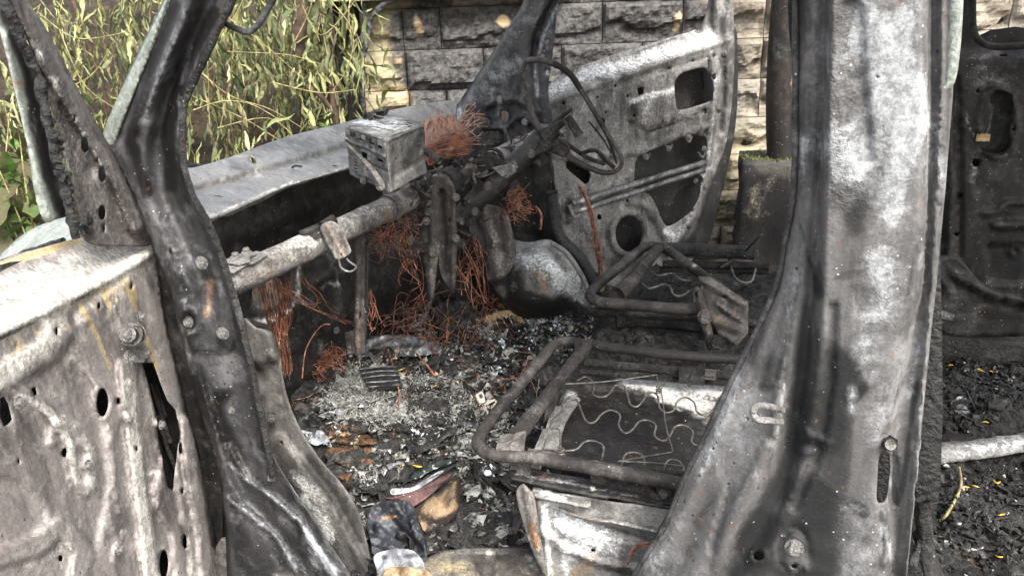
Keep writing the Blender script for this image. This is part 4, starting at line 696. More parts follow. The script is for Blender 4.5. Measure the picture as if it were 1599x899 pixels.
fh_ = [rnd([(1052, 118), (1098, 104), (1106, 110), (1115, 147), (1113, 158), (1060, 174), (1055, 165)]), big, ell(982, 365, 21, 28, 0), [(884, 252), (900, 255), (916, 262), (922, 272), (920, 284), (914, 288), (902, 278), (890, 268), (884, 262)], ell(940, 191, 5, 6), ell(936, 339, 3.5, 4.5), ell(1132, 117, 3, 4.5), ell(961, 134, 2, 2.5), ell(980, 150, 2, 2.5), ell(990, 181, 2, 2.5), ell(880, 162, 2, 2.5), ell(1102, 175, 2, 3), ell(1115, 120, 3.5, 5),
       [(995, 138), (1005, 136), (1005, 146), (997, 150)], ell(933, 152, 1.6, 2), ell(930, 203, 2, 3), ell(1045, 107, 1.6, 1.6), ell(957, 230, 1.6, 2), ell(1122, 175, 2, 3), ell(1082, 95, 1.6, 1.8), ell(946, 176, 1.6, 2), ell(1075, 356, 2.5, 3.5), ell(979, 313, 2, 2.5), ell(905, 206, 2, 3)]
fdp = [('a', [(850, 146), (900, 122), (980, 98), (1050, 78), (1110, 62)], 14, 1.0), ('a', [(985, 160), (1010, 150), (1052, 142)], 6, 1.1), ('a', [(1000, 190), (1015, 160)], 8, .6), ('a', [(1117, 120), (1114, 150)], 4, 1.), ('a', [(1115, 170), (1105, 260), (1075, 345), (1045, 385)], 4, .7), ('a', [(1040, 362), (1050, 366)], 7, 1.), ('a', [(900, 180), (960, 220), (1050, 210)], 36, .18), ('l', [(900, 180), (1040, 180)], 60, 1.0), ('l', [(900, 300), (940, 380)], 40, .8), ('l', [(1000, 230), (1100, 195)], 16, .7), ('a', [(900, 340), (925, 380)], 14, .45),
       ('s', [(862, 142), (960, 95), (1060, 58)], 3.5, .8), ('s', [(1128, 30), (1134, 120), (1128, 200)], 11, .6), ('s', [(1098, 270), (1080, 340), (1060, 390)], 9, .35), ('s', [(1075, 390), (1098, 340), (1115, 280)], 10, .9), ('s', [(1040, 395), (1080, 392)], 16, .7), ('s', [(960, 410), (1000, 405)], 20, .7), ('s', [(860, 300), (872, 340)], 8, .8), ('s', [(1010, 207), (1060, 190), (1100, 172)], 3.5, .8), ('s', [(860, 250), (930, 252), (990, 245)], 3, .5), ('s', [(930, 150), (980, 132)], 7, .35), ('s', [(1080, 20), (1110, 60)], 10, .3), ('s', [(990, 290), (975, 300)], 10, .4), ('s', [(1105, 10), (1090, 48)], 5, .8), ('r', [(925, 130), (940, 250)], 30, .16)]
FD = panel('far_front_door', [(848, 158), (846, 142), (884, 113), (930, 96), (973, 81), (1030, 64), (1062, 54), (1082, 48), (1098, 34), (1106, 0), (1108, -60), (1146, -60), (1145, 0), (1147, 60), (1147, 90), (1144, 150), (1138, 200), (1132, 231), (1118, 267), (1106, 310), (1094, 350), (1086, 388), (1060, 440), (960, 450), (935, 430), (905, 402), (880, 374), (868, 340), (862, 300), (860, 240), (862, 180)], SF, MFAR, CAR, fh_, fdf, fdp, 4., .0015, True, 'far front door hanging open, ash-white and grey inner steel with large openings', rough=.0012)
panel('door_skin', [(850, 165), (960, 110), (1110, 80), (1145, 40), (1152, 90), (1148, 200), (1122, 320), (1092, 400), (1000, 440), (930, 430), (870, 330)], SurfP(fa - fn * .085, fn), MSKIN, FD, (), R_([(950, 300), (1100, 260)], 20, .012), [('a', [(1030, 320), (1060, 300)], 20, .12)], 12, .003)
for a, b in (((893, 318), (1100, 254)), ((896, 331), (1098, 266))): tube('guide_rail', [onS(SF, *a, .028), onS(SF, *b, .028)], .0115, MBOX, FD, seg=12, n=16, wob=.001, paint=[('a', [a, b], 4, .5)])
plate('rail_bracket', [onS(SF, x, y, .034) for x, y in ((888, 322), (900, 312), (912, 316), (914, 330), (900, 342), (892, 336))], .01, MFAR, FD)
for x, y in ((910, 316), (982, 281), (1099, 232), (1086, 282), (1044, 232), (1008, 244), (1075, 214), (960, 312), (1100, 292), (888, 165), (1115, 84), (1040, 190), (1058, 186), (1080, 184), (1131, 83), (892, 345)): bolt('bolt', onS(SF, x, y, .018), fn, .007, MFAR, FD, .008)
for x, y in ((1009, 243), (1044, 229), (1075, 216), (1096, 240)): tube('clip_tab', [onS(SF, x - 5, y - 2, .012), onS(SF, x + 1, y + 6, .014), onS(SF, x + 6, y - 4, .012)], .004, MFAR, FD, seg=6, n=4)
tube('window_rod', [onS(SF, 1096, 110, -.05), onS(SF, 1101, 168, -.05)], .006, MTUBE, FD)
# ---- far rear door and its pillar at the right edge
FR = 2.62
frp = [('a', [(1512, 92), (1560, 82), (1600, 88)], 7, .45), ('a', [(1510, 108), (1540, 105)], 3, .5), ('a', [(1530, 130), (1545, 125), (1570, 130)], 9, .35), ('a', [(1508, 175), (1512, 195), (1524, 218)], 3, .7), ('a', [(1524, 245), (1518, 285)], 7, .45), ('a', [(1583, 150), (1582, 220), (1570, 245)], 4, .35), ('r', [(1495, 200), (1510, 215)], 5, .4), ('s', [(1540, 290), (1600, 300)], 16, .5), ('s', [(1560, 400), (1600, 420)], 26, .7), ('s', [(1475, 130), (1472, 250), (1468, 330)], 12, .6), ('s', [(1505, 0), (1510, 70)], 10, .6)]
RD = panel('far_rear_door', [(1440, -60), (1522, -60), (1522, 0), (1520, 50), (1530, 66), (1560, 72), (1610, 70), (1680, 66), (1680, 520), (1600, 510), (1540, 480), (1500, 470), (1440, 470)], SU(FR), MDARK, CAR,
     [rnd([(1546, 143), (1580, 144), (1584, 160), (1576, 200), (1578, 228), (1566, 240), (1532, 238), (1528, 222), (1545, 200)]), ell(1524, 254, 6, 7), [(1561, 85), (1573, 85), (1573, 88), (1561, 88)], ell(1527, 142, 3, 3.5), ell(1583, 202, 3, 2.6), ell(1499, 306, 3, 3), ell(1494, 366, 3, 3)],
     summ(lambda x, y: -.05 * np.clip((92 - y) / 20., 0, 1), ring(1558, 192, 30, 54, 4, .012), R_([(1535, 333), (1560, 331), (1572, 318), (1600, 316)], 5, .012), R_([(1556, 352), (1640, 350)], 8, .012), R_([(1480, 100), (1486, 300), (1480, 420)], 7, .02), R_([(1496, 120), (1500, 400)], 4, -.014), plateau([(1540, 382), (1700, 380), (1700, 450), (1545, 440)], -.015, 5), ring(1585, 392, 9, 6, 3, .01)), frp, 5, .003, False, 'sooty far rear door inner panel with a tall rounded opening')
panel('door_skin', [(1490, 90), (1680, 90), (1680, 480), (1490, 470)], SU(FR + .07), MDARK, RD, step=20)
plate('lock_plate', pxp(FR + .03, [(1512, 172), (1544, 160), (1552, 168), (1546, 200), (1540, 214), (1516, 212)]), .004, MBEAM, RD); box('lock_tab', pU(1535, 215, FR - .005), (.035, .01, .022), MTAN, RD)
tube('window_edge', pxp(FR - .02, [(1519, -30), (1519, 40), (1530, 64), (1556, 73), (1620, 70)]), .010, MDARK, RD, n=8)
panel('far_sill', [(1440, 420), (1490, 400), (1540, 445), (1620, 470), (1640, 520), (1440, 515)], SU(2.42), MDARK, CAR, (), summ(R_([(1490, 430), (1540, 455), (1640, 480)], 7, .02), R_([(1460, 420), (1480, 450)], 8, .02)), [('a', [(1480, 410), (1500, 430)], 8, .3), ('a', [(1560, 458), (1590, 466)], 5, .3), ('s', [(1540, 490), (1600, 500)], 14, .7)], 7, .003)
for a, b, r in (((1459, 488), (1488, 496), .012), ((1452, 500), (1476, 504), .005)): tube('sill_rod', [pU(*a, 2.36), pU(*b, 2.36)], r, MWHT, CAR, n=2)
V, Fc = boxv(((.3), 2.46, .42), np.array([1.1, 0, 0]), np.array([0, .05, 0]), np.array([0, 0, .045])); mesh('far_door_sill', V, Fc, MDARK, CAR, smooth=False)

# ---- near centre pillar
BY = [-60, 0, 150, 300, 380, 450, 520, 600, 680, 750, 820, 899, 960]
def br(xs, off): return [(x, y, o) for x, y, o in zip(xs, BY, off if hasattr(off, '__len__') else [off] * len(BY))]
B0 = [1243, 1243, 1243, 1240, 1226, 1212, 1180, 1140, 1102, 1068, 1038, 990, 960]
B1 = [1262, 1262, 1262, 1258, 1244, 1230, 1202, 1162, 1126, 1092, 1060, 1016, 990]
B2 = [1275, 1275, 1272, 1266, 1256, 1252, 1240, 1228, 1216, 1196, 1160, 1090, 1060]
B3 = [1289, 1289, 1284, 1277, 1270, 1268, 1260, 1250, 1238, 1222, 1190, 1130, 1100]
B4 = [1300, 1300, 1296, 1292, 1290, 1288, 1284, 1276, 1262, 1250, 1232, 1180, 1150]
B5 = [1436, 1436, 1434, 1432, 1430, 1428, 1400, 1388, 1370, 1360, 1372, 1374, 1374]
B6 = [1446, 1446, 1445, 1442, 1440, 1436, 1412, 1398, 1384, 1376, 1384, 1386, 1386]
B7 = [1455, 1455, 1454, 1450, 1446, 1442, 1428, 1416, 1402, 1394, 1394, 1392, 1392]
B8 = [1494, 1492, 1488, 1476, 1468, 1462, 1454, 1446, 1438, 1430, 1422, 1414, 1412]
bof = summ(rails(br(B0, -.05), br(B1, -.035), br(B2, [-.03] * 5 + [-.02, -.015, -.012, -.01, 0, 0, 0, 0]), br(B3, [-.035] * 5 + [-.03, -.025, -.025, -.02, -.012, -.01, -.005, 0]), br(B4, .012), br(B5, .016), br(B6, .010), br(B7, -.018), br(B8, -.012)),
     R_([(1470, -60), (1468, 200), (1455, 430), (1440, 620), (1415, 899)], 4, .008), R_([(1225, 560), (1214, 620), (1208, 680)], 5, .006), ring(1240, 860, 22, 36, 4, -.006), plateau([(1222, 840), (1240, 832), (1258, 842), (1262, 892), (1236, 900), (1220, 890)], .006, 5), ring(1184, 867, 12, 10, 3, .004), R_([(1232, 640), (1262, 680), (1290, 690)], 8, .004), bumpf(1265, 694, 22, 12, -.006), R_([(1200, 700), (1150, 800), (1120, 899)], 14, .007), R_([(1140, 760), (1110, 860)], 6, -.006), R_([(1385, 690), (1394, 720), (1398, 780)], 8, -.010), R_([(1330, 20), (1332, 120), (1345, 240)], 24, -.006), R_([(1384, 800), (1390, 850), (1384, 880)], 8, .008),
     R_([(1300, 480), (1296, 600), (1280, 700), (1240, 790)], 10, -.006))
bpn = [('l', [(1304, 30), (1300, 120), (1304, 250), (1330, 300)], 24, 1.6), ('a', [(1305, 230), (1320, 265), (1335, 240)], 34, .95), ('a', [(1296, 60), (1302, 200)], 10, .35), ('a', [(1430, 0), (1405, 80), (1415, 200)], 44, .72), ('a', [(1360, 0), (1370, 160)], 50, .35), ('a', [(1380, 250), (1400, 420)], 45, .3), ('a', [(1350, 700), (1345, 880)], 34, .22), ('a', [(1430, 130), (1434, 200), (1410, 250)], 14, 1.), ('a', [(1345, 20), (1330, 80)], 26, .55), ('a', [(1390, 50), (1385, 120)], 10, .9), ('a', [(1400, 280), (1390, 330)], 26, .6), ('a', [(1330, 190), (1360, 170)], 14, .4), ('a', [(1395, 170), (1420, 180)], 20, .7),
       ('s', [(1395, 130), (1400, 165)], 8, .55), ('s', [(1355, 190), (1372, 215), (1380, 200)], 18, .45), ('s', [(1330, 290), (1360, 300), (1330, 340)], 26, .6), ('s', [(1280, 300), (1282, 380), (1278, 460)], 8, .5), ('a', [(1370, 400), (1380, 470), (1350, 520)], 28, .62), ('a', [(1330, 610), (1330, 640)], 10, .7), ('a', [(1345, 560), (1370, 600), (1365, 680)], 24, .45), ('s', [(1250, 350), (1275, 450)], 6, .6), ('a', [(1243, 140), (1248, 180)], 7, .65), ('a', [(1255, 220), (1252, 270)], 8, .9), ('a', [(1245, 420), (1230, 500)], 8, .55), ('a', [(1148, 590), (1120, 680), (1090, 750)], 9, .75), ('a', [(1170, 610), (1148, 700)], 12, .4), ('a', [(1225, 600), (1218, 650), (1212, 690)], 2.5, 1.1),
       ('s', [(1262, 480), (1250, 600), (1235, 700), (1190, 800), (1150, 899)], 26, .7), ('s', [(1300, 540), (1290, 650)], 32, .55), ('s', [(1310, 740), (1290, 840)], 46, .75), ('s', [(1320, 590), (1300, 680)], 38, .6), ('s', [(1345, 360), (1330, 450)], 26, .35), ('s', [(1300, 460), (1310, 380)], 22, .3), ('s', [(1330, 620), (1350, 605)], 10, .7), ('s', [(1200, 560), (1195, 600)], 18, .6), ('s', [(1260, 770), (1262, 800), (1240, 830)], 30, .7), ('s', [(1180, 840), (1200, 899), (1280, 899)], 40, .75), ('s', [(1335, 790), (1350, 800)], 9, .9), ('s', [(1265, 692)], 18, .8), ('r', [(1275, 722), (1285, 722)], 12, .25), ('a', [(1180, 740), (1140, 800), (1125, 860)], 9, .5), ('s', [(1110, 770), (1080, 860)], 26, .6), ('a', [(1064, 800), (1020, 880)], 12, .5), ('a', [(1130, 640), (1160, 560), (1200, 480)], 10, .5), ('a', [(1320, 800), (1330, 890)], 30, .35), ('a', [(1378, 820), (1392, 870)], 7, .7), ('a', [(1435, 540), (1418, 620)], 6, .6), ('s', [(1470, 20), (1466, 240), (1458, 420)], 5, .5), ('r', [(1464, 60), (1462, 200)], 4, .5), ('s', [(1430, 600), (1410, 760), (1400, 880)], 8, .6), ('a', [(1438, 700), (1424, 820)], 4, .5), ('a', [(1462, 170), (1468, 280)], 8, .5), ('l', [(1462, 150), (1464, 260)], 8, 1.), ('a', [(1240, 850), (1240, 885)], 14, .5), ('s', [(1340, 580), (1310, 560)], 12, .4)]
BPO = [(x, y) for x, y in zip(B0, BY)] + [(x, y) for x, y in zip(B8, BY)][::-1]
BP_ = panel('centre_pillar', BPO, SU(.985), MPIL2, CAR, [rnd([(1372, 712), (1378, 704), (1390, 706), (1391, 740), (1386, 784), (1368, 786), (1370, 750)]), ell(1184, 867, 8, 7, 0), ell(1240, 884, 5, 4), ell(1113, 700, 2, 2.4), ell(1243, 420, 1.6, 2), ell(1170, 545, 2, 2.5), ell(1370, 121, 1.6, 1.6)], bof, bpn, 5, .002, False, 'wide near centre pillar streaked white, grey and black, flaring out to the sill', rough=.0004, rs=18)
panel('pillar_back', [(1248, -60), (1486, -60), (1470, 300), (1425, 930), (1010, 930), (1160, 600), (1238, 400), (1246, 200)], SU(1.06), MTRIM, BP_, step=24)  # back sheet coloured near-black so the slot reads as shaded
st = [pU(x, y, u) for x, y, u in ((1222, 640, .975), (1200, 634, .955), (1182, 634, .945), (1176, 644, .945), (1182, 654, .945), (1200, 656, .955), (1220, 658, .975))]
tube('striker_loop', st, .0045, MWHT, BP_, seg=10, n=6, label='white U-shaped door striker on the pillar')
bolt('bolt', pU(1240, 854, .965), (0, -1, .1), .0085, MWHT, BP_, .009, 'bright hexagon bolt low on the pillar'); tube('pivot_pin', [pU(1384, 688, 1.0), pU(1391, 694, .965)], .007, MWHT, BP_, seg=14, n=2)
tube('bolt', [pU(1386, 690, .985), pU(1389, 692, .975)], .011, MTUBE, BP_, seg=6, n=2)
tube('paint_strip', pxp(.975, [(1494, -60), (1493, 0), (1490, 70), (1484, 125), (1476, 138)]), [.007, .007, .006, .003], MSAGE, BP_, seg=8, n=6, flat=(.5, 1))
tube('pillar_flange', pxp(1.03, [(x - 1, y) for x, y in zip(B0, BY)]), .004, MPIL, BP_, seg=6, n=6, wob=.0008)
a = pU(1350, -60, 1.0); V, Fc = boxv((a + np.array([a[0] + .02, 1.0, RZ])) / 2, np.array([.09, 0, 0]), np.array([0, .035, 0]), np.array([0, 0, (RZ - a[2]) / 2])); mesh('pillar_top', V, Fc, MPIL, CAR, smooth=False)
# sill below the rear opening
for a, b, r in (((1440, 780), (1452, 899), .010), ((1455, 800), (1425, 880), .006), ((1436, 830), (1470, 930), .012)): tube('sill_edge', [pU(*a, 1.02), pU(*b, 1.0)], r, MBLK, CAR, n=4, wob=.003)

# ---- floor under debris
fx = np.arange(-1.45, 1.9, .0125); fy = np.arange(.93, 2.52, .0125); FX, FY = np.meshgrid(fx, fy)
def floor_z(x, y):
    z = .40 + .07 * np.exp(-(((x + .95) / .28) ** 2 + ((y - 1.65) / .38) ** 2)) + .03 * np.exp(-(((x + .55) / .2) ** 2 + ((y - 2.1) / .3) ** 2))
    z = z + .10 * ss(.05, .25, x) * ss(2.6, 1.1, y) * .25 + .05 * np.exp(-(((x - .1) / .3) ** 2 + ((y - 2.25) / .18) ** 2))
    return z - .03 * ss(1.15, 1.0, y) * ss(-.2, -.5, x)
P0 = np.stack([FX, FY, 0 * FX], -1); Zf = floor_z(FX, FY) + fbm(P0, 9, 5) * .12 + np.abs(fbm(P0, 22, 4)) * .09 + fbm(P0, 75, 3) * .014
FPn = np.stack([FX, FY, Zf], -1).reshape(-1, 3); px, py = proj(FPn)
FPAINT = [('a', [(560, 600), (600, 650), (560, 640)], 42, .9), ('a', [(650, 640), (720, 640), (740, 700)], 36, .5), ('a', [(500, 600), (480, 640)], 26, .45), ('a', [(640, 620), (760, 610)], 30, .35), ('a', [(840, 510), (880, 500)], 26, .45), ('r', [(960, 510), (1040, 520)], 22, .55), ('r', [(540, 690), (600, 700)], 30, .6), ('a', [(740, 690)], 26, .6), ('a', [(860, 460)], 30, .3), ('r', [(1500, 540), (1540, 560)], 30, .4), ('a', [(1540, 760), (1500, 780)], 26, .3), ('r', [(1480, 860), (1540, 880)], 30, .5), ('a', [(1060, 460), (1040, 440)], 20, .2), ('r', [(700, 870), (740, 860)], 30, .55), ('a', [(640, 720), (620, 760)], 20, .4), ('a', [(1460, 560), (1560, 600)], 60, .12)]
nyf, nxf = FX.shape; ff = [[j * nxf + i, j * nxf + i + 1, (j + 1) * nxf + i + 1, (j + 1) * nxf + i] for j in range(nyf - 1) for i in range(nxf - 1)]
FLO = mesh('floor_crust', FPn, ff, MFLOOR, CAR, 'burnt floor buried in black char, grey ash and melted scraps', True, wearof(px, py, FPAINT), .01)
def zat(x, y): 
    i = min(max(int(round((x - fx[0]) / .0125)), 0), nxf - 1); j = min(max(int(round((y - fy[0]) / .0125)), 0), nyf - 1); return Zf[j, i]
def onfloor(px_, py_, up=0.):
    p = pZ(float(px_), float(py_), .43)
    for _ in range(4): p = pZ(float(px_), float(py_), zat(p[0], p[1]) + up)
    return p
panel('near_sill', [(330, 960), (345, 840), (440, 880), (560, 905), (700, 912), (860, 912), (1060, 912), (1060, 990), (330, 990)], SU(1.005), MB, CAR, (), R_([(400, 900), (700, 890), (1000, 900)], 14, .01), [('s', [(400, 880), (560, 890), (640, 899)], 18, .8)], 10, .003)
panel('sill_plate', [(648, 890), (672, 868), (700, 858), (770, 856), (838, 850), (842, 900), (842, 960), (620, 960)], SZ(.452), MPLATE, CAR, (), summ(R_([(690, 850), (840, 856)], 7, .012), R_([(672, 880), (800, 890)], 18, .006), R_([(775, 840), (778, 920)], 4, .014)), [('r', [(660, 880), (700, 890), (740, 890)], 32, .45), ('s', [(700, 836), (830, 850)], 10, .9), ('s', [(745, 880), (752, 899)], 7, .7), ('s', [(780, 870), (830, 860)], 14, .7), ('a', [(720, 858), (770, 864)], 3, .8), ('a', [(826, 870), (836, 890)], 9, .6)], 5, .003, True, 'stained yellow-brown sill plate beside the seat box')

# ---- box under the near seat
SB = panel('seat_box', [(836, 778), (870, 770), (960, 784), (1075, 808), (1075, 960), (848, 960), (844, 880), (838, 830)], SU(1.13), MWHT, CAR, [ell(926, 859, 3.5, 3)], summ(R_([(842, 785), (850, 850), (858, 930)], 8, .012), R_([(846, 830), (880, 858), (940, 880), (1020, 892)], 6, .014), R_([(862, 800), (900, 815), (1060, 850)], 12, -.012), bumpf(900, 825, 50, 30, .01)),
    [('a', [(880, 815), (930, 845), (900, 840)], 30, 1.05), ('a', [(850, 790), (858, 899)], 5, .8), ('r', [(930, 860), (915, 885), (900, 899)], 18, .6), ('a', [(960, 850), (1000, 860)], 20, .35), ('s', [(872, 800), (960, 825), (1030, 845)], 6, .7), ('s', [(850, 835), (900, 868), (1010, 894)], 3, .7), ('a', [(882, 870), (884, 899)], 5, .8), ('r', [(865, 880)], 10, .4)], 4.5, .003, True, 'white-ashed and rust-stained side of the box under the near seat')
panel('seat_box_edge', [(806, 770), (818, 756), (832, 772), (838, 800), (846, 850), (852, 899), (840, 880), (826, 845), (816, 815)], SU(1.10), MBEAM, CAR, (), R_([(820, 765), (840, 860)], 5, .01), [('r', [(830, 820), (838, 850)], 8, .8), ('s', [(822, 770), (836, 830)], 5, .6), ('a', [(822, 790)], 6, .5)], 3.5, .003, True, 'twisted upright edge strip of the seat box')
tr = panel('seat_tray', [(872, 792), (930, 776), (1080, 806), (1080, 842), (1030, 830), (960, 815), (905, 806)], SZ(.60), MBEAM, CAR, [ell(963, 800, 4, 2.6)], summ(R_([(872, 792), (905, 806), (960, 815), (1030, 830)], 5, .010)), [('r', [(985, 795), (1010, 800)], 12, .6), ('a', [(880, 797), (1020, 828)], 3, .5), ('s', [(940, 784), (960, 788)], 8, .6)], 4, .003)
panel('white_flange', [(832, 762), (838, 758), (880, 768), (920, 778), (914, 792), (870, 784), (834, 776)], SZ(.635), MWHT, CAR, (), R_([(835, 772), (910, 788)], 3, .006), [('a', [(850, 768), (880, 776)], 10, .9), ('s', [(895, 772)], 6, .4)], 3.5, .004, True, 'white flaking strip on the corner of the seat box')

# ---- near seat: tubular cushion frame
def zp(L_): return [pZ(x, y, z) for x, y, z in L_]
def seat(kind, tubes):
    pass
NS = tube('near_seat_frame', zp([(1200, 562, .70), (1100, 558, .70), (980, 546, .70), (915, 537, .70), (885, 533, .70), (862, 541, .70), (820, 592, .70), (772, 648, .70), (748, 684, .70), (750, 700, .70), (775, 710, .70), (830, 714, .70), (900, 726, .70), (1000, 744, .70), (1110, 764, .70)]), [.0112, .0112, .0118, .0122, .0122, .0122, .0122, .0122], MTUBE, CAR, seg=14, n=8, wob=.0012, label='scaled brown tube frame of the near seat cushion', paint=[('s', [(900, 535), (1200, 562)], 16, .8), ('a', [(800, 600)], 3, .8), ('r', [(748, 690), (830, 714)], 14, .25)])
tube('cross_tube', zp([(916, 540, .715), (880, 585, .71), (838, 640, .71), (800, 688, .705)]), [.013, .0135, .014, .017], MTUBE, NS, seg=14, n=8, wob=.002)
plate('cross_plate', zp([(896, 530, .722), (926, 528, .722), (918, 552, .712), (900, 556, .715)]), .012, MBLK, NS); plate('cross_plate', zp([(780, 678, .722), (822, 672, .722), (818, 702, .715), (774, 700, .715)]), .006, MBEAM, NS)
plate('frame_wing', zp([(905, 556, .70), (880, 592, .69), (866, 640, .66), (850, 660, .66), (856, 620, .69)]), .004, MTUBE, NS)
plate('side_rail', zp([(922, 722, .705), (1100, 756, .705), (1100, 790, .66), (922, 752, .66)]), .010, MTUBE, NS)
tube('rear_tube', zp([(914, 566, .66), (1000, 574, .66), (1100, 582, .66), (1190, 590, .66)]), .010, MBLK, NS, seg=12, n=6); tube('rear_tube', zp([(905, 580, .64), (1000, 588, .64), (1190, 602, .64)]), .007, MBLK, NS, seg=10, n=6)
plate('rail_block', zp([(1060, 572, .68), (1100, 574, .68), (1100, 596, .66), (1060, 592, .66)]), .02, MBLK, NS)
for k in range(7): 
    c = pZ(1102 + k * 2.4, 584 + k * .2, .668); tube('coil', [c + np.array([0, .011 * math.cos(t), .011 * math.sin(t)]) for t in np.linspace(0, 5.8, 9)], .0018, MBEAM, NS, seg=5, n=2)
tube('seat_handle', zp([(1140, 742, .69), (1060, 741, .69), (1026, 742, .69), (1016, 754, .68), (1022, 772, .67), (1050, 778, .66), (1140, 782, .66)]), .0075, MTUBE, NS, seg=10, n=7, label='brown looped seat lever at the pillar'); bolt('bolt', pZ(1036, 768, .672), (0, -1, .2), .009, MBEAM, NS, .008)
# slide rails
rl_ = panel('slide_rail', [(794, 735), (806, 728), (900, 744), (1000, 764), (1080, 776), (1080, 802), (1000, 788), (900, 766), (798, 746)], SZ(.645), MBLK, NS, (), summ(R_([(798, 744), (1000, 784), (1080, 796)], 4, .010)), [('a', [(805, 740), (880, 752), (1000, 776)], 3, .7), ('r', [(850, 744)], 14, .5), ('a', [(925, 764)], 4, .9), ('s', [(940, 760), (1060, 782)], 7, .6)], 4, .006, False, 'black and white scorched slide rail under the near seat')
tube('lower_rail', zp([(798, 750, .62), (900, 770, .62), (1000, 792, .62), (1080, 806, .62)]), .007, MBLK, NS, seg=8, n=6)
for x, y in ((805, 716), (815, 722), (832, 712)): plate('rail_post', zp([(x - 9, y - 6, .69), (x + 12, y - 3, .69), (x + 12, y + 22, .64), (x - 9, y + 18, .64)]), .01, MBEAM, NS)
# pan under the springs
pan = panel('seat_pan', [(866, 590), (960, 580), (1150, 596), (1170, 620), (1110, 740), (1020, 738), (880, 712), (845, 700), (852, 650)], SZ(.60), MDARK, NS, (), summ(R_([(915, 595), (1040, 604), (1150, 608)], 12, .012), R_([(884, 622), (868, 660), (856, 700)], 8, .012), R_([(930, 625), (1050, 650), (1100, 660)], 3, .004)),
    [('a', [(975, 592), (1040, 606), (1150, 612)], 16, 1.1), ('a', [(1065, 636), (1105, 652)], 12, .6), ('a', [(1030, 622), (1120, 636)], 8, .8), ('s', [(900, 640), (1040, 690)], 40, .7), ('a', [(890, 620), (868, 660), (858, 700)], 10, 1.1), ('s', [(878, 640)], 4, .5)], 5, .003, True, 'black pan under the near seat with a white burnt band along its far edge')
tube('side_strip', zp([(896, 622, .622), (872, 660, .622), (858, 706, .622)]), .016, MWHT, NS, seg=10, n=8, flat=(1, .4), label='flaking white strip at the left of the seat pan')
for x0, y0, x1, y1 in ((848, 668, 834, 700), (862, 632, 852, 668)): plate('strip_piece', zp([(x0, y0, .63), (x0 + 14, y0 + 2, .63), (x1 + 15, y1 + 2, .62), (x1, y1, .62)]), .006, MWHT, NS)
spr = [[(902, 594), (915, 588), (928, 600), (926, 615), (940, 620), (952, 614), (960, 602), (974, 602), (980, 618), (985, 632), (996, 634), (1006, 622), (1012, 612), (1026, 616), (1030, 636), (1040, 644), (1052, 640), (1058, 626), (1070, 620), (1084, 628), (1088, 642), (1102, 648), (1114, 638), (1124, 624), (1150, 622)],
       [(884, 626), (900, 624), (908, 642), (916, 658), (928, 659), (940, 646), (954, 640), (968, 648), (966, 664), (976, 676), (988, 670), (998, 658), (1012, 656), (1024, 664), (1022, 680), (1036, 688), (1046, 680), (1054, 666), (1068, 664), (1082, 674), (1080, 690), (1094, 696), (1106, 686), (1116, 668)],
       [(860, 668), (874, 672), (876, 700), (890, 703), (902, 700), (912, 690), (926, 688), (942, 696), (940, 716)], [(970, 728), (976, 710), (990, 706), (1004, 712), (1006, 726)], [(1036, 732), (1044, 718), (1060, 720), (1068, 732), (1060, 736)]]
for s_ in spr: tube('spring', zp([(x, y, .655) for x, y in s_]), .0021, MSTEELW, NS, seg=7, n=5)
for s_ in ([(1025, 585), (1034, 620), (1040, 665), (1051, 705)], [(1051, 705), (1010, 712), (965, 720)], [(860, 600), (940, 596), (1025, 585)], [(965, 720), (1020, 722), (1066, 727)], [(842, 592), (838, 620), (848, 640)]): tube('spring_link', zp([(x, y, .665) for x, y in s_]), .0014, MSTEELW, NS, seg=6, n=5)
for cx, cy in ((1029, 608), (1126, 626), (876, 704)):
    c = pZ(cx, cy, .665); tube('wire_knot', [c + np.array([math.cos(t) * .006, math.sin(t) * .006, (t - 9) * .001 + random.uniform(-.003, .003)]) for t in np.linspace(0, 18, 16)], .0016, MSTEELW, NS, seg=5, n=3)

# ---- far seat frame
FS = tube('far_seat_frame', zp([(1100, 484, .70), (1040, 481, .70), (985, 476, .70), (940, 472, .70), (922, 462, .70), (932, 446, .70), (968, 416, .70), (1000, 390, .715), (1016, 384, .715), (1038, 388, .715), (1062, 404, .71), (1100, 432, .70), (1140, 462, .70), (1168, 480, .69)]), .0145, MTUBE, CAR, seg=14, n=8, wob=.0015, label='bent tube frame of the far seat cushion', paint=[('a', [(1084, 416)], 6, .8), ('s', [(940, 470), (1080, 484)], 10, .5), ('r', [(960, 420), (985, 405)], 8, .3)])
tube('cross_tube', zp([(1028, 388, .72), (1005, 415, .71), (985, 440, .71), (962, 462, .705)]), [.017, .018, .020, .024], MTUBE, FS, seg=12, n=7, wob=.002)
tube('far_tube', zp([(1040, 389, .70), (1120, 392, .70), (1178, 395, .70)]), .021, MBLK, FS, seg=12, n=8, wob=.002); tube('far_tube', zp([(1035, 412, .66), (1100, 413, .66), (1200, 415, .66)]), .012, MBLK, FS, seg=10, n=6, wob=.002); tube('far_tube', zp([(1030, 420, .64), (1200, 424, .64)]), .010, MTUBE, FS, seg=10, n=2)
tube('slide_rail', zp([(925, 489, .64), (1000, 492, .64), (1100, 497, .64), (1190, 506, .64)]), .010, MBLK, FS, seg=8, n=6); tube('slide_rail', zp([(962, 501, .62), (1020, 500, .62), (1100, 506, .62), (1200, 512, .62)]), .021, MBLK, FS, seg=8, n=6, wob=.002)
tube('thin_rod', zp([(900, 472, .66), (912, 480, .65), (930, 481, .64), (962, 484, .64)]), .0045, MTUBE, FS, seg=8, n=6)
plate('rail_block', zp([(960, 476, .68), (978, 477, .68), (978, 492, .65), (960, 491, .65)]), .03, MBLK, FS)
uu = 1.90
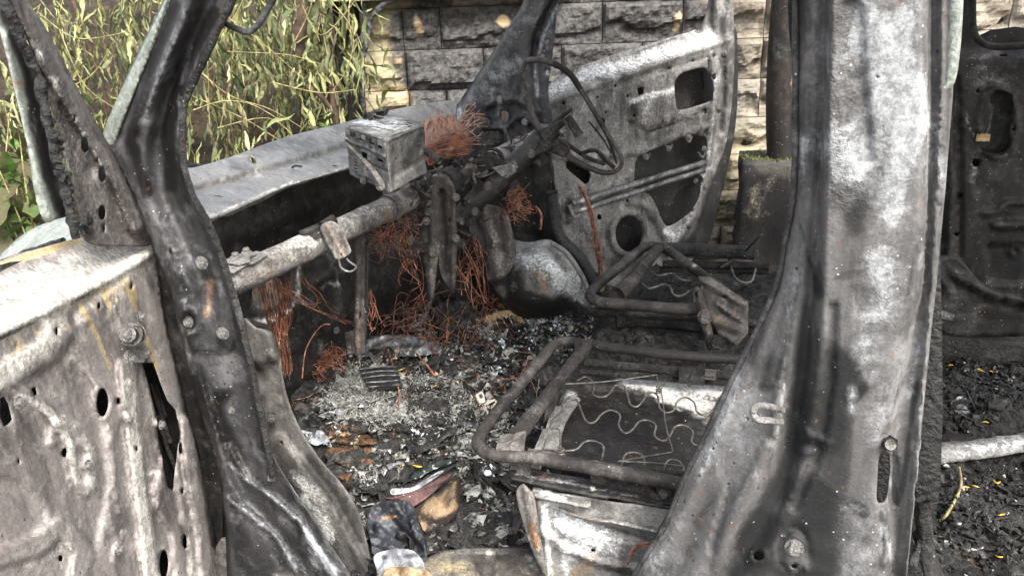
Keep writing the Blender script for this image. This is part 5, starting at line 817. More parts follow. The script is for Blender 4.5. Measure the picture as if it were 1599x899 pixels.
rc = panel('recliner_plate', [(1090, 432), (1110, 434), (1168, 472), (1168, 520), (1150, 540), (1120, 520), (1105, 490)], SU(uu), MB, FS, [ell(1132, 464, 5, 3)], summ(R_([(1118, 474), (1160, 502)], 3, .012), R_([(1100, 440), (1160, 476)], 5, .01)), [('a', [(1118, 473), (1160, 501)], 2, .7), ('r', [(1125, 500)], 16, .4), ('s', [(1150, 520), (1120, 510)], 9, .6)], 4, .006, False, 'rusty recliner side plate of the far seat')
panel('recliner_arm', rnd([(1078, 454), (1092, 446), (1104, 480), (1112, 520), (1120, 545), (1104, 548), (1096, 510)]), SU(uu - .05), MTUBE, FS, [ell(1087, 460, 2.4, 4)], R_([(1090, 460), (1108, 536)], 3, .008), [('s', [(1108, 530)], 8, .5)], 3.5, .008, False)
bolt('bolt', pU(1101, 494, uu - .06), (0, -1, .2), .012, MBEAM, FS, .01); bolt('bolt', pU(1119, 535, uu - .06), (0, -1, .2), .014, MBLK, FS, .01)
for s_ in ([(1002, 442), (1012, 450), (1024, 448), (1036, 444), (1046, 448), (1052, 460), (1064, 462), (1076, 454)], [(1016, 424), (1028, 430), (1050, 427), (1062, 436), (1078, 438)], [(1140, 412), (1150, 436), (1172, 440), (1180, 420)]): tube('spring', zp([(x, y, .66) for x, y in s_]), .0035, MSTEELW, FS, seg=7, n=6)
tube('thin_rod', zp([(1125, 418, .66), (1160, 395, .70), (1185, 370, .78), (1190, 366, .78)]), .0035, MTUBE, FS, seg=6, n=5)
gx_ = np.linspace(-.62, .34, 90); gy_ = np.linspace(1.84, 2.50, 64); XX_, YY_ = np.meshgrid(gx_, gy_); Q_ = np.stack([XX_, YY_, XX_ * 0], -1)
ZZ_ = .585 + fbm(Q_, 12, 5) * .09 + np.abs(fbm(Q_, 34, 4)) * .05 - .16 * ss(-.44, -.60, XX_) - .14 * ss(1.93, 1.85, YY_) + .06 * ss(-.05, .2, XX_)
Pq = np.stack([XX_, YY_, ZZ_], -1).reshape(-1, 3); qx, qy = proj(Pq)
mesh('charred_seat_base', Pq, [[j * 90 + i, j * 90 + i + 1, (j + 1) * 90 + i + 1, (j + 1) * 90 + i] for j in range(63) for i in range(89)], MFLOOR, FS, 'charred crust and ash under the far seat springs', True, wearof(qx, qy, [('a', [(1030, 430), (1080, 440)], 16, .35), ('a', [(1110, 425)], 8, .7), ('r', [(1000, 440)], 12, .3)]), .004)
# ---- white crossmember across the rear floor
q = [onfloor(1432, 716, .03), onfloor(1480, 706, .03), onfloor(1540, 700, .035), (onfloor(1599, 690, .04)), onfloor(1680, 680, .04)]
tube('rear_crossmember', q, [.030, .032, .030, .032], MWHT, CAR, seg=12, n=10, wob=.003, flat=(1, .55), label='white-ashed crossmember lying across the rear floor', paint=[('a', [(1430, 712), (1600, 690)], 18, .7), ('s', [(1440, 700), (1500, 690), (1560, 698)], 4, .9), ('s', [(1470, 722), (1530, 712)], 4, .7), ('r', [(1500, 705)], 10, .3), ('l', [(1430, 715), (1600, 690)], 30, 1.)])
# ================================================================== LOOSE THINGS
# ---- radio box sitting on the beam
zt_ = 1.235
def zc(x, y): return pZ(float(x), float(y), zt_)
A_, B_, C_ = zc(538, 196), zc(602, 217), zc(661, 193)
s_ = 1.0; D_ = A_ + (C_ - B_)
RAD = empty('radio_unit', tuple((A_ + C_) / 2 - zz * .12)); tag(RAD, 'burnt metal car radio box perched on the dashboard beam, perforated front and bare top', 'radio')
dn_ = pU(588, 304, B_[1] * .985 + .0) - B_; hgt = abs(dn_[2]); low = -zz * hgt - ft * 0 
def fquad(o, ex, ey, nx, ny, nm, mat, holes=(), paint=None, par=RAD, th=.0015, bumpn=.0006, ft_=None):    # flat perforated sheet in 3-D
    n = np.cross(ex, ey); n /= np.linalg.norm(n)
    outl = [(0, 0), (nx, 0), (nx, ny), (0, ny)]
    def S(x, y, off): return o + np.outer(x / nx, ex) + np.outer(y / ny, ey) + np.outer(off, n if n @ (CAM - o) > 0 else -n)
    x0, y0 = 0, 0; r = panel(nm, outl, S, mat, par, holes, lambda x, y: bumpn * 3 * np.sin(x * .13) * np.sin(y * .09) + (ft_(x, y) if ft_ else 0), paint or [], 2.2, th, False, rough=.0005)
    return r
dv = -zz * hgt * 1.0
k = lambda a, b, w, h: [(a, b), (a + w, b), (a + w, b + h), (a, b + h)]
# the paint of these sheets is given in sheet units (0..60), not pixels
fquad(A_, B_ - A_, dv, 60, 80, 'front_plate', MBOX, [k(24, 32, 9, 9), k(6, 8, 9, 6), k(20, 9, 8, 6), k(34, 10, 9, 6), k(48, 11, 7, 6), k(46, 34, 8, 4)] + [k(8, 50 + 5 * i, 5, 2) for i in range(5)] + [k(42, 52 + 5 * i, 4, 2) for i in range(5)] + [ell(8 + 7.5 * i, 9 + (i % 2) * 2, 1.2, n=8) for i in range(7)] + [ell(x, y, 1.1, n=8) for x, y in ((10, 24), (18, 28), (48, 26), (36, 22), (52, 44), (30, 60))], [('a', [(5, 5), (30, 4), (58, 10)], 6, .5), ('s', [(4, 12), (56, 16)], 5, .5), ('s', [(55, 30), (40, 45)], 8, .4), ('s', [(10, 74), (50, 76)], 4, .6)], ft_=summ(ridge([(0, 22), (60, 26)], 2.5, .003), ridge([(0, 46), (60, 50)], 2, -.003), ridge([(20, 28), (20, 46)], 1.6, .002), plateau([(22, 30), (36, 30), (36, 44), (22, 44)], .003, 2), ridge([(2, 2), (58, 2), (58, 78), (2, 78), (2, 2)], 2, .002)))
fquad(B_, C_ - B_, dv, 60, 80, 'side_plate', MBOX, [ell(x, y, 1, n=8) for x, y in ((8, 20), (20, 18), (22, 28), (30, 12), (12, 36), (40, 20))], [('s', [(45, 30), (30, 45), (55, 15)], 16, .7), ('r', [(10, 40), (20, 70)], 14, .2), ('a', [(50, 70), (58, 10)], 4, .3)], ft_=summ(ridge([(2, 3), (58, 3)], 2, .003), ridge([(3, 3), (3, 78)], 1.6, .002), ridge([(10, 60), (55, 55)], 6, -.002)))
fquad(A_, B_ - A_, C_ - B_, 60, 60, 'top_plate', MBOX, [k(40, 38, 3, 4), k(46, 44, 5, 3), k(52, 40, 3, 8), k(44, 50, 8, 2)], [('a', [(15, 20), (45, 40), (20, 45)], 26, .75), ('s', [(48, 46), (52, 40)], 5, .5)])
V, Fc = boxv((A_ + C_) / 2 + dv / 2, (B_ - A_) / 2 * .9, (C_ - B_) / 2 * .9, dv / 2 * .92); mesh('inner_block', V, Fc, MDARK, RAD, smooth=False)
fq = np.cross(B_ - A_, dv); fq /= np.linalg.norm(fq); fq = fq if fq @ (CAM - A_) > 0 else -fq
def rq(a, b, o=0.): return A_ + (B_ - A_) * a + dv * b + fq * o
for i in range(7): plate('circuit_tile', [rq(.06 + .13 * i, .05 + .02 * (i % 2), .004), rq(.15 + .13 * i, .06, .004), rq(.15 + .13 * i, .15, .004), rq(.06 + .13 * i, .14, .004)], .002, (MWHT, MDARK, MBOX)[i % 3], RAD)
tube('tab', [rq(-.22, .12, .012), rq(-.02, .20, .008), rq(.12, .24, .004)], [.005, .004, .003], MWHT, RAD, seg=8, n=5, flat=(1, .5))
tube('pivot_arm', [rq(.05, .30, .006), rq(.40, .42, .012), rq(.75, .56, .016), rq(1.02, .74, .02), rq(1.05, .88, .02), rq(.92, .88, .016), rq(.88, .76, .014)], [.003, .004, .006, .006, .006, .004], MBEAM, RAD, seg=8, n=6, flat=(1, .5), label='pale curved arm across the front of the radio')
tube('lever', [C_ + dv * .55 + ft * .0 + (C_ - B_) * .02, C_ + dv * .72 + rh * .03 - fh * .02], .008, MTUBE, RAD, seg=8, n=2)
bolt('bolt', rq(.42, .96, .004), fq, .006, MBEAM, RAD)
for s2 in ([rq(.1, -.02), rq(.5, .0, .0) + (C_ - B_) * .2 + zz * .004, rq(.9, -.01) + (C_ - B_) * .3 + zz * .003], [rq(0, -.01) + (C_ - B_) * .7 + zz * .004, rq(.5, -.02) + (C_ - B_) * .5 + zz * .012, rq(.8, 0) + (C_ - B_) * .9 + zz * .003]): tube('loose_wire', s2, .0012, MSTEELW, RAD, seg=5)
for i in range(9): 
    p = A_ + (C_ - B_) * random.uniform(.4, 1.05) + (B_ - A_) * (random.uniform(-.05, .2)) + zz * random.uniform(.0, .008); V, Fc = boxv(p, *(rng.normal(0, .004, (3, 3)))); mesh('char_crumb', V, Fc, MTRIM, RAD, smooth=False)
for a, b in ((596, 290), (622, 284)): plate('support_leg', [pU(a, b, 1.62), pU(a + 16, b - 2, 1.62), pU(a + 22, b + 34, 1.60), pU(a + 4, b + 30, 1.60)], .004, MBEAM, BEAM)

MGLO = metal('glossy_black_wrapper', (.010, .011, .014), (.03, .033, .042), (.10, .11, .13), ash=(.45, .47, .5), ro=.22, met=0, grit=.3, fl=1.2, bs=1.2)
MPAGE = metal('singed_pages', (.11, .07, .04), (.33, .23, .14), (.50, .38, .25), soot=(.02, .014, .01), ro=.8, met=0, grit=.6, fl=2.0, blot=1.5, bs=1.6)
MPAPW = metal('sooty_paper', (.10, .10, .11), (.34, .36, .39), (.60, .64, .68), soot=(.03, .03, .03), rust=(.36, .24, .13), ro=.7, met=0, grit=.5, fl=1.6, blot=1.4, bs=1.5)
MCOVER = metal('scuffed_maroon_cover', (.035, .014, .014), (.085, .035, .033), (.14, .075, .07), soot=(.01, .008, .008), ro=.4, met=0, grit=.4, fl=1.2)
# ---- copper wire bundles
def wires(label, starts, ends, n, r=.0011, mat=MCOP, wav=.02, sag=.03, spread=.02, kind='stuff', seg=4, name='copper_wires'):
    J = ([], [])
    for _ in range(n):
        a = np.array(random.choice(starts)) + rng.normal(0, spread, 3); b = np.array(random.choice(ends)) + rng.normal(0, spread, 3)
        m1 = a * .67 + b * .33 + rng.normal(0, wav, 3) - zz * sag * random.random(); m2 = a * .33 + b * .67 + rng.normal(0, wav, 3) - zz * sag * random.random()
        tube('', [a, m1, m2, b], r * .48 * random.uniform(.6, 1.5), mat, seg=seg, n=4, join=J)
    return tag(joined(name, J, mat), label, 'wires', 'bare copper wires', kind)
u1 = 1.55
def skein(label, A, B, n, bow, r=.0012, mat=MCOPL, jit=.006):       # strands lying side by side from line A to line B
    J = ([], [])
    for _ in range(n):
        t = random.random(); a = np.array(A[0]) * (1 - t) + np.array(A[1]) * t + rng.normal(0, jit, 3); t = min(1, max(0, t + random.gauss(0, .12))); b = np.array(B[0]) * (1 - t) + np.array(B[1]) * t + rng.normal(0, jit * 1.6, 3)
        bb = np.array(bow) * random.uniform(.4, 1.2); tube('', [a, a * .7 + b * .3 + bb + rng.normal(0, .004, 3), a * .35 + b * .65 + bb * .8 + rng.normal(0, .005, 3), b], r * .5 * random.uniform(.6, 1.6), mat, seg=4, n=4, join=J)
    return tag(joined('copper_wires', J, mat), label, 'wires', 'bare copper wires', 'stuff')
skein('pale pink skein of copper wire hanging beside the radio box under the cowl', (pU(664, 196, 2.0), pU(708, 186, 2.05)), (pU(664, 246, 1.93), pU(700, 232, 1.95)), 150, (-.012, -.02, .022))
skein('second pink copper skein doubled over the top of the first one', (pU(672, 186, 2.02), pU(712, 190, 2.05)), (pU(690, 212, 1.97), pU(716, 222, 1.97)), 60, (0, -.01, .03))
skein('red copper wire mass sweeping down to the beam right of the radio box', (pU(666, 232, 1.92), pU(672, 256, 1.86)), (pU(728, 208, 1.95), pU(734, 236, 1.9)), 150, (0, -.01, .012), mat=MCOP)
wires('bright copper wires fanning right from the tuft towards the far pillar', [pU(x, y, 1.98) for x, y in ((695, 205), (690, 215))], [pU(x, y, 2.05) for x, y in ((740, 172), (752, 182), (756, 198), (750, 212), (725, 200))], 34, .0014, MCOPL, .012, .0, .008)
wires('tangled thin copper wires hanging behind the beam near the short strap', [pU(x, y, 1.75) for x, y in ((590, 372), (610, 362), (640, 345))], [pU(x, y, 1.72) for x, y in ((574, 390), (600, 380), (640, 372), (655, 350))], 36, .0012, MCOP, .03, .01, .012)
wires('copper wires trailing down behind the centre bracket', [pU(x, y, 1.78) for x, y in ((640, 360), (650, 380), (630, 370))], [pU(x, y, 1.7) for x, y in ((660, 430), (640, 450), (625, 410), (655, 480))], 16, .0016, MCOP, .022, .02, .015)
skein('long copper wires hanging straight down from the near end of the beam', (pU(398, 452, 1.20), pU(450, 432, 1.24)), (pU(424, 545, 1.26), pU(447, 520, 1.28)), 34, (.004, 0, -.004), .0015, MCOP, .004)
skein('lower ends of the hanging copper wires trailing onto the floor heap', (pU(424, 535, 1.26), pU(444, 510, 1.28)), (pU(430, 590, 1.28), pU(452, 585, 1.3)), 16, (.004, 0, 0), .0015, MCOP, .004)
wires('copper wires gathered in a narrow strand beside the kick panel', [pU(x, y, 1.26) for x, y in ((432, 490), (440, 480))], [pU(x, y, 1.3) for x, y in ((438, 570), (446, 560), (436, 540))], 20, .0012, MCOP, .006, .0, .004)
def fw(x, y, up=.01): return onfloor(x, y, up)
wires('rust-red heap of copper wires lying on the floor beside the kick panel', [fw(x, y, .04) for x, y in ((450, 590), (470, 572), (500, 562), (525, 560))], [fw(x, y, .03) for x, y in ((460, 594), (500, 585), (530, 570), (445, 585))], 210, .0013, MCOP, .018, -.02, .018)
wires('copper wires hooked over a stub on the brown brace post', [pU(x, y, 1.6) for x, y in ((578, 455),)], [pU(x, y, 1.58) for x, y in ((562, 478), (580, 500), (593, 500), (598, 515), (582, 515))], 12, .0020, MCOP, .012, .0, .004)
wires('crossing copper wires over the charred heap under the centre bracket', [fw(x, y, .12) for x, y in ((640, 480), (680, 470), (700, 500), (620, 500))], [fw(x, y, .02) for x, y in ((600, 520), (650, 540), (720, 520), (760, 500), (690, 560))], 36, .0018, MCOP, .03, -.01, .03)
wires('red copper wires curling behind the bracket foot', [pU(x, y, 1.85) for x, y in ((730, 380), (740, 372), (725, 400))], [pU(x, y, 1.85) for x, y in ((740, 420), (722, 430), (752, 460), (735, 470))], 26, .0015, MCOP, .015, .0, .012)
wires('frayed copper wires bursting out under the steering column', [pU(x, y, 1.95) for x, y in ((800, 320), (812, 325), (790, 315))], [pU(x, y, 1.98) for x, y in ((805, 290), (782, 315), (830, 320), (820, 345), (790, 345), (815, 300))], 46, .0016, MCOP, .014, .0, .008)
wires('copper strands lying over the white scraps at the foot of the far arch', [fw(x, y, .05) for x, y in ((710, 480), (740, 470), (760, 480))], [fw(x, y, .02) for x, y in ((700, 520), (760, 500), (790, 480), (730, 540))], 40, .0015, MCOP, .02, -.01, .02)
wires('fine copper wires behind the near end of the beam in the footwell', [pV(x, y, -1.15) for x, y in ((430, 440), (470, 430))], [pV(x, y, -1.12) for x, y in ((540, 500), (555, 505), (500, 480))], 9, .0012, MCOP, .01, .02, .006)
single = [(([(540, 505), (480, 478), (440, 455)], 'V', -1.1, .0016), 'single copper wire slanting across the firewall'), (([(472, 590), (478, 545), (500, 510), (515, 506)], 'V', -1.1, .0018), 'single copper wire looping up the dark firewall'), (([(906, 290), (916, 310), (926, 350), (932, 390), (938, 420)], 'U', 2.38, .0062), 'thick red-brown wire strand hanging in front of the far door'), (([(836, 322), (845, 335), (844, 358)], 'U', 1.98, .0036), 'short bright copper wire curved like a hook under the column'),
          (([(780, 792), (745, 796), (732, 808), (732, 818), (758, 820)], 'F', .015, .0020), 'hooked copper wire lying on black char beside the sill'), (([(985, 862), (996, 850), (1020, 846)], 'U', 1.10, .0022), 'copper wire pair end sticking out of the seat box'), (([(980, 880), (990, 858), (1002, 852), (1022, 850)], 'U', 1.10, .0020), 'lower wire of the pair at the seat box'), (([(606, 545), (616, 580), (624, 620), (618, 650), (614, 682)], 'F', .035, .0022), 'long red wire lying down over the grey ash patch'), (([(650, 552), (665, 568), (680, 588)], 'F', .04, .0026), 'short red wire right of the ribbed black slab'),
          (([(1498, 730), (1500, 760), (1480, 800), (1468, 812)], 'F', .02, .0030), 'thin tan stem curving on the rear floor'), (([(1448, 620), (1452, 640), (1458, 656)], 'F', .015, .0040), 'short red twig on the rear floor beside the pillar'), (([(850, 660), (868, 650), (905, 630)], 'F', .0, .001), 'thin wire on the floor under the seat frame')]
for (pts, k_, v, r), lb in single:
    P = [pV(x, y, v) if k_ == 'V' else pU(x, y, v) if k_ == 'U' else onfloor(x, y, v) for x, y in pts]
    tag(tube('loose_wire', P, r, MCOP if 'tan' not in lb else MTWIG, seg=7, n=7, wob=.0004), lb, 'wire')
J = ([], []); 
for _ in range(5): tube('', [pU(x + random.uniform(-5, 5), y, 2.36) for x, y in ((908, 292), (920, 330), (932, 380), (938, 415), (936, 452))], .0016, MCOP, seg=5, n=6, join=J)
tag(joined('copper_wires', J, MCOP), 'five thin wires hanging loosely beside the thick red-brown strand at the far door', 'wires', kind='stuff')

J = ([], [])
for _ in range(60):
    x, y = random.uniform(470, 830), random.uniform(480, 640); p = pZ(x, y, .47); a = random.uniform(0, 6.28)
    if p[1] > 2.4 or p[0] < -1.2: continue
    L_ = random.uniform(.04, .14); q = [p + np.array([math.cos(a + k * .25 * random.uniform(-1, 2)) * L_ * (k / 4. - .5), math.sin(a) * L_ * (k / 4. - .5), random.uniform(-.012, .02)]) for k in range(5)]
    tube('', q, random.uniform(.0006, .0011), MCOP, seg=4, n=4, join=J)
tag(joined('copper_wires', J, MCOP), 'single bent copper strands strewn over the ash on the front floor', 'wires', 'bare copper wires', 'stuff')
# clutter burnt onto the beam and column
for mat_, cnt_ in ((MTUBE, 70), (MBEAM, 45), (MTRIM, 60)):
    V = []; Fc = []; b_ = 0
    for _ in range(cnt_):
        x = random.uniform(640, 870); t_ = (x - 640) / 230.; y = 290 - 75 * t_ + random.gauss(0, 14) + (random.uniform(0, 120) if random.random() < .35 and x < 760 else 0); u_ = float(bp(x)[1]) - random.uniform(.01, .06)
        P_ = pU(x, y, u_); s_ = random.uniform(.006, .02); m_ = 5; g_ = np.linspace(-1, 1, m_); A2, B2 = np.meshgrid(g_, g_); Q = np.stack([A2 * random.uniform(.4, 1.6), B2 * random.uniform(.3, .8), A2 * 0], -1).reshape(-1, 3); Q[:, 2] = fbm(Q + rng.uniform(0, 99, 3), 1.3, 3) * 1.5
        R3 = np.array(Matrix.Rotation(random.uniform(0, 6.28), 3, Vector(rng.normal(0, 1, 3)).normalized())); V.append(Q @ R3.T * s_ + P_); Fc += [[b_ + j * m_ + i, b_ + j * m_ + i + 1, b_ + (j + 1) * m_ + i + 1, b_ + (j + 1) * m_ + i] for j in range(m_ - 1) for i in range(m_ - 1)]; b_ += m_ * m_
    mesh('burnt_remnants', np.vstack(V), Fc, mat_, BEAM, smooth=False, thick=.002)['kind'] = 'stuff'
for _ in range(16):
    x = random.uniform(650, 850); u_ = float(bp(x)[1]) - .03; y = 290 - 75 * (x - 640) / 230. + random.uniform(-16, 20); L_ = random.uniform(12, 34); a = random.uniform(0, 6.28)
    tube('bracket_stub', [pU(x, y, u_), pU(x + L_ * .5 * math.cos(a), y + L_ * .5 * math.sin(a) + 3, u_ - .02), pU(x + L_ * math.cos(a), y + L_ * math.sin(a), u_ - .01)], [.004, .006, .003], random.choice((MTUBE, MBEAM, MBLK)), BEAM, seg=6, n=3, flat=(1, .5), wob=.002)
# ---- debris as uncountable scatter
def blob(P, s, k):                                # small crumpled chunk
    n = 6; V = []; 
    R3 = np.array(Matrix.Rotation(random.uniform(0, 6.28), 3, Vector(rng.normal(0, 1, 3)).normalized()))
    if k == 'flake':
        a = np.linspace(0, 2 * np.pi, 6, endpoint=False) + rng.uniform(-.4, .4, 6); q = np.stack([np.cos(a) * rng.uniform(.5, 1.2, 6), np.sin(a) * rng.uniform(.4, 1., 6), rng.normal(0, .25, 6)], -1) * s
        V = np.vstack([q, [[0, 0, s * random.uniform(.1, .5)]]]) @ R3.T + P; return V, [[i, (i + 1) % 6, 6] for i in range(6)]
    V = np.array([[1, 0, 0], [-1, 0, 0], [0, 1, 0], [0, -1, 0], [0, 0, 1], [0, 0, -1], [.6, .6, .5], [-.6, .5, -.5]]) * rng.uniform(.45, 1.1, (8, 3)) * s
    return (V[:6] * [1, 1, .6]) @ R3.T + P, [[0, 2, 4], [2, 1, 4], [1, 3, 4], [3, 0, 4], [2, 0, 5], [1, 2, 5], [3, 1, 5], [0, 3, 5]]
def fibre(P, s):
    d = rng.normal(0, 1, 3); d[2] = abs(d[2]) * .6; d = d / np.linalg.norm(d) * s; e = rng.normal(0, 1, 3); e = e / np.linalg.norm(e) * s * .09; m = P + d * .5 + rng.normal(0, s * .2, 3); q = P + d
    return np.array([P - e, P + e, m + e, m - e, q + e * .4, q - e * .4]), [[0, 1, 2, 3], [3, 2, 4, 5]]
def scatter(name, label, mat, spots, n, size, kind, lift=.004):
    V = []; Fc = []; b = 0; S_ = np.array([(x, y, r) for x, y, r in spots], float); wgt = S_[:, 2] ** 2; wgt /= wgt.sum()
    for _ in range(n):
        c = S_[rng.choice(len(S_), p=wgt)]; x, y = c[0] + rng.normal(0, c[2] * .5), c[1] + rng.normal(0, c[2] * .35)
        p = pZ(x, y, .44); 
        if p[0] < -1.3 or p[0] > 1.8 or p[1] < 1.0 or p[1] > 2.5: continue
        p = pZ(x, y, zat(p[0], p[1])); p = p + zz * (random.uniform(0, lift))
        s = random.uniform(*size); v, f = fibre(p, s) if kind == 'fibre' else blob(p, s, kind)
        V.append(v); Fc += [[i + b for i in q] for q in f]; b += len(v)
    return tag(mesh(name, np.vstack(V), Fc, mat, smooth=False), label, 'debris', None, 'stuff')
ALL = [(500, 600, 60), (600, 640, 110), (700, 600, 120), (620, 720, 90), (720, 700, 110), (760, 560, 100), (660, 520, 80), (830, 510, 70), (960, 515, 90), (1100, 525, 80), (700, 800, 110), (560, 780, 50), (860, 640, 60), (700, 840, 90), (620, 800, 60), (780, 830, 60), (1150, 500, 60)]
REAR = [(1500, 530, 80), (1560, 600, 90), (1480, 640, 60), (1560, 800, 110), (1480, 820, 90), (1580, 540, 60)]
scatter('char_chips', 'black char chips covering the floor between the seats and the firewall', MCHAR, ALL, 9000, (.003, .013), 'chunk', .012)
scatter('ash_flakes', 'larger crumpled grey ash plates strewn over the front floor', MCHARG, ALL, 350, (.009, .022), 'flake', .016)
scatter('melted_scraps', 'silvery melted scraps glinting in the front floor debris', MALU, ALL, 700, (.005, .016), 'flake', .016)
scatter('char_chips', 'black char chips covering the rear floor beyond the centre pillar', MCHAR, REAR, 3500, (.003, .014), 'chunk', .008)
scatter('char_chips', 'coarse charred lumps heaped beside and behind the far seat', MCHAR, [(1180, 480, 50), (1120, 500, 60), (1200, 470, 40), (1060, 500, 50)], 900, (.006, .02), 'chunk', .05)
scatter('ash_flakes', 'pale grey ash flakes strewn over the front floor', MCHARG, ALL, 900, (.003, .010), 'flake', .016)
scatter('ash_flakes', 'sparse grey ash flakes on the rear floor', MCHARG, REAR, 500, (.002, .007), 'flake', .01)
scatter('white_scraps', 'blue-white burnt scraps at the foot of the far wheel arch and along the tunnel', MPAPER, [(850, 508, 26), (870, 520, 22), (790, 545, 26), (770, 575, 26), (500, 560, 12), (488, 600, 14), (620, 460, 20), (700, 570, 20), (600, 760, 26), (830, 530, 24), (660, 700, 40), (760, 740, 20)], 420, (.003, .009), 'flake', .02)
scatter('tan_scraps', 'tan and orange singed scraps among the ash', MTAN, [(560, 555, 26), (480, 600, 24), (620, 570, 30), (700, 600, 50), (640, 740, 50), (900, 520, 60), (560, 690, 40)], 300, (.003, .010), 'flake', .015)
scatter('green_glass', 'dark green glassy fragments under the seat frames', MGLASSY, [(800, 620, 40), (880, 540, 40), (1050, 445, 40), (740, 610, 30)], 500, (.004, .012), 'flake', .015)
scatter('ash_fibres', 'light grey fluffy fibre ash heaped in the front footwell', MCHARG, [(560, 610, 44), (590, 640, 48), (540, 640, 34), (600, 660, 30)], 6500, (.007, .020), 'fibre', .030)
scatter('ash_fibres', 'grey-green fibre ash strewn between the two seat frames', MCHARG, [(700, 640, 50), (740, 690, 34), (660, 650, 40), (720, 600, 30), (590, 760, 30), (780, 670, 20), (660, 600, 30)], 4200, (.005, .016), 'fibre', .022)
scatter('ash_fibres', 'white fluffy ash mixed with scraps below the far arch', MCHARG, [(840, 505, 34), (760, 520, 30), (470, 590, 20), (730, 570, 20)], 1500, (.006, .016), 'fibre', .022)
def crumples(label, mat, spots, n, size):
    V = []; Fc = []; b = 0; S_ = np.array(spots, float); m = 7; g_ = np.linspace(-1, 1, m); XX, YY = np.meshgrid(g_, g_)
    for _ in range(n):
        c = S_[rng.choice(len(S_))]; p = pZ(c[0] + rng.normal(0, c[2] * .5), c[1] + rng.normal(0, c[2] * .35), .44)
        if p[0] < -1.25 or p[0] > 1.8 or p[1] < 1.05 or p[1] > 2.45: continue
        s = random.uniform(*size); sd_ = rng.uniform(0, 99, 3); Q = np.stack([XX, YY, XX * 0], -1).reshape(-1, 3)
        r_ = np.hypot(Q[:, 0], Q[:, 1]); Q = Q * (1 / (1 + .35 * np.maximum(r_ - 1, 0)))[:, None] * [1, random.uniform(.4, .9), 1]
        Q[:, 2] = fbm(Q + sd_, 1.6, 4) * 1.6; Q[:, :2] += np.stack([fbm(Q + sd_ + 7, 2, 3), fbm(Q + sd_ + 19, 2, 3)], -1) * .8
        R3 = np.array(Matrix.Rotation(random.uniform(0, 6.28), 3, 'Z') @ Matrix.Rotation(random.uniform(-.5, .9), 3, 'X')); z_ = zat(p[0], p[1]) + s * .2
        V.append(Q @ R3.T * s + [p[0], p[1], z_]); Fc += [[b + j * m + i, b + j * m + i + 1, b + (j + 1) * m + i + 1, b + (j + 1) * m + i] for j in range(m - 1) for i in range(m - 1)]; b += m * m
    return tag(mesh('crumpled_scraps', np.vstack(V), Fc, mat, thick=.0012), label, 'debris', None, 'stuff')
crumples('crumpled black burnt skins heaped over the front floor', MCHAR, ALL, 230, (.018, .05))
crumples('crumpled dull grey foil and ash skins in the front floor debris', MALU, ALL, 60, (.012, .032))
crumples('crumpled greenish ash skins in the front floor debris', MCHARG, ALL, 90, (.012, .035))
crumples('matted black charred sheets covering the rear floor', MCHAR, REAR, 260, (.010, .028))
MMIDG = plain('mid_grey_ash', (.06, .06, .056), (.20, .198, .188), 70, .9, 1., .008, 0, (.32, .32, .30), 220)
scatter('ash_flakes', 'mid grey flakes mixed into the front floor debris', MMIDG, ALL, 2600, (.003, .014), 'flake', .016)
crumples('large black burnt clods heaped between the seats and the firewall', MCHAR, ALL, 80, (.035, .065)); crumples('pale ash clods heaped in the front footwell', MCHARG, [(560, 620, 60), (640, 650, 60), (720, 680, 40), (740, 570, 40), (480, 600, 26)], 70, (.014, .034))
crumples('crumpled mid grey scorched skins in the front floor debris', MMIDG, ALL, 140, (.010, .030))
def shards(label, mat, spots, n, size):
    J = ([], []); S_ = np.array(spots, float)
    for _ in range(n):
        c = S_[rng.choice(len(S_))]; p = pZ(c[0] + rng.normal(0, c[2] * .5), c[1] + rng.normal(0, c[2] * .35), .44)
        if p[0] < -1.25 or p[0] > 1.8 or p[1] < 1.05 or p[1] > 2.45: continue
        L_ = random.uniform(*size); a = random.uniform(0, 6.28); d = np.array([math.cos(a), math.sin(a), random.uniform(-.2, .35)]) * L_ / 2; c_ = np.array([p[0], p[1], zat(p[0], p[1]) + .008 + abs(d[2])])
        tube('', [c_ - d, c_ + rng.normal(0, L_ * .06, 3), c_ + d], [random.uniform(.001, .004), random.uniform(.002, .006), random.uniform(.001, .003)], mat, seg=5, n=3, join=J, flat=(1, random.uniform(.2, .7)))
    return tag(joined('burnt_slivers', J, mat, smooth=False), label, 'debris', None, 'stuff')
shards('black charred slivers and rods crossing the front floor', MCHAR, ALL, 170, (.03, .10)); shards('grey metal slivers lying in the front floor debris', MBEAM, ALL, 70, (.02, .08)); shards('brown charred slivers in the front floor debris', MTUBE, ALL, 70, (.03, .09))
shards('black twigs and slivers on the rear floor', MCHAR, REAR, 90, (.03, .09))
crumples('brown singed paper layers by the kick panel', MORNG, [(540, 690, 40), (570, 720, 30), (545, 740, 24)], 16, (.012, .03))
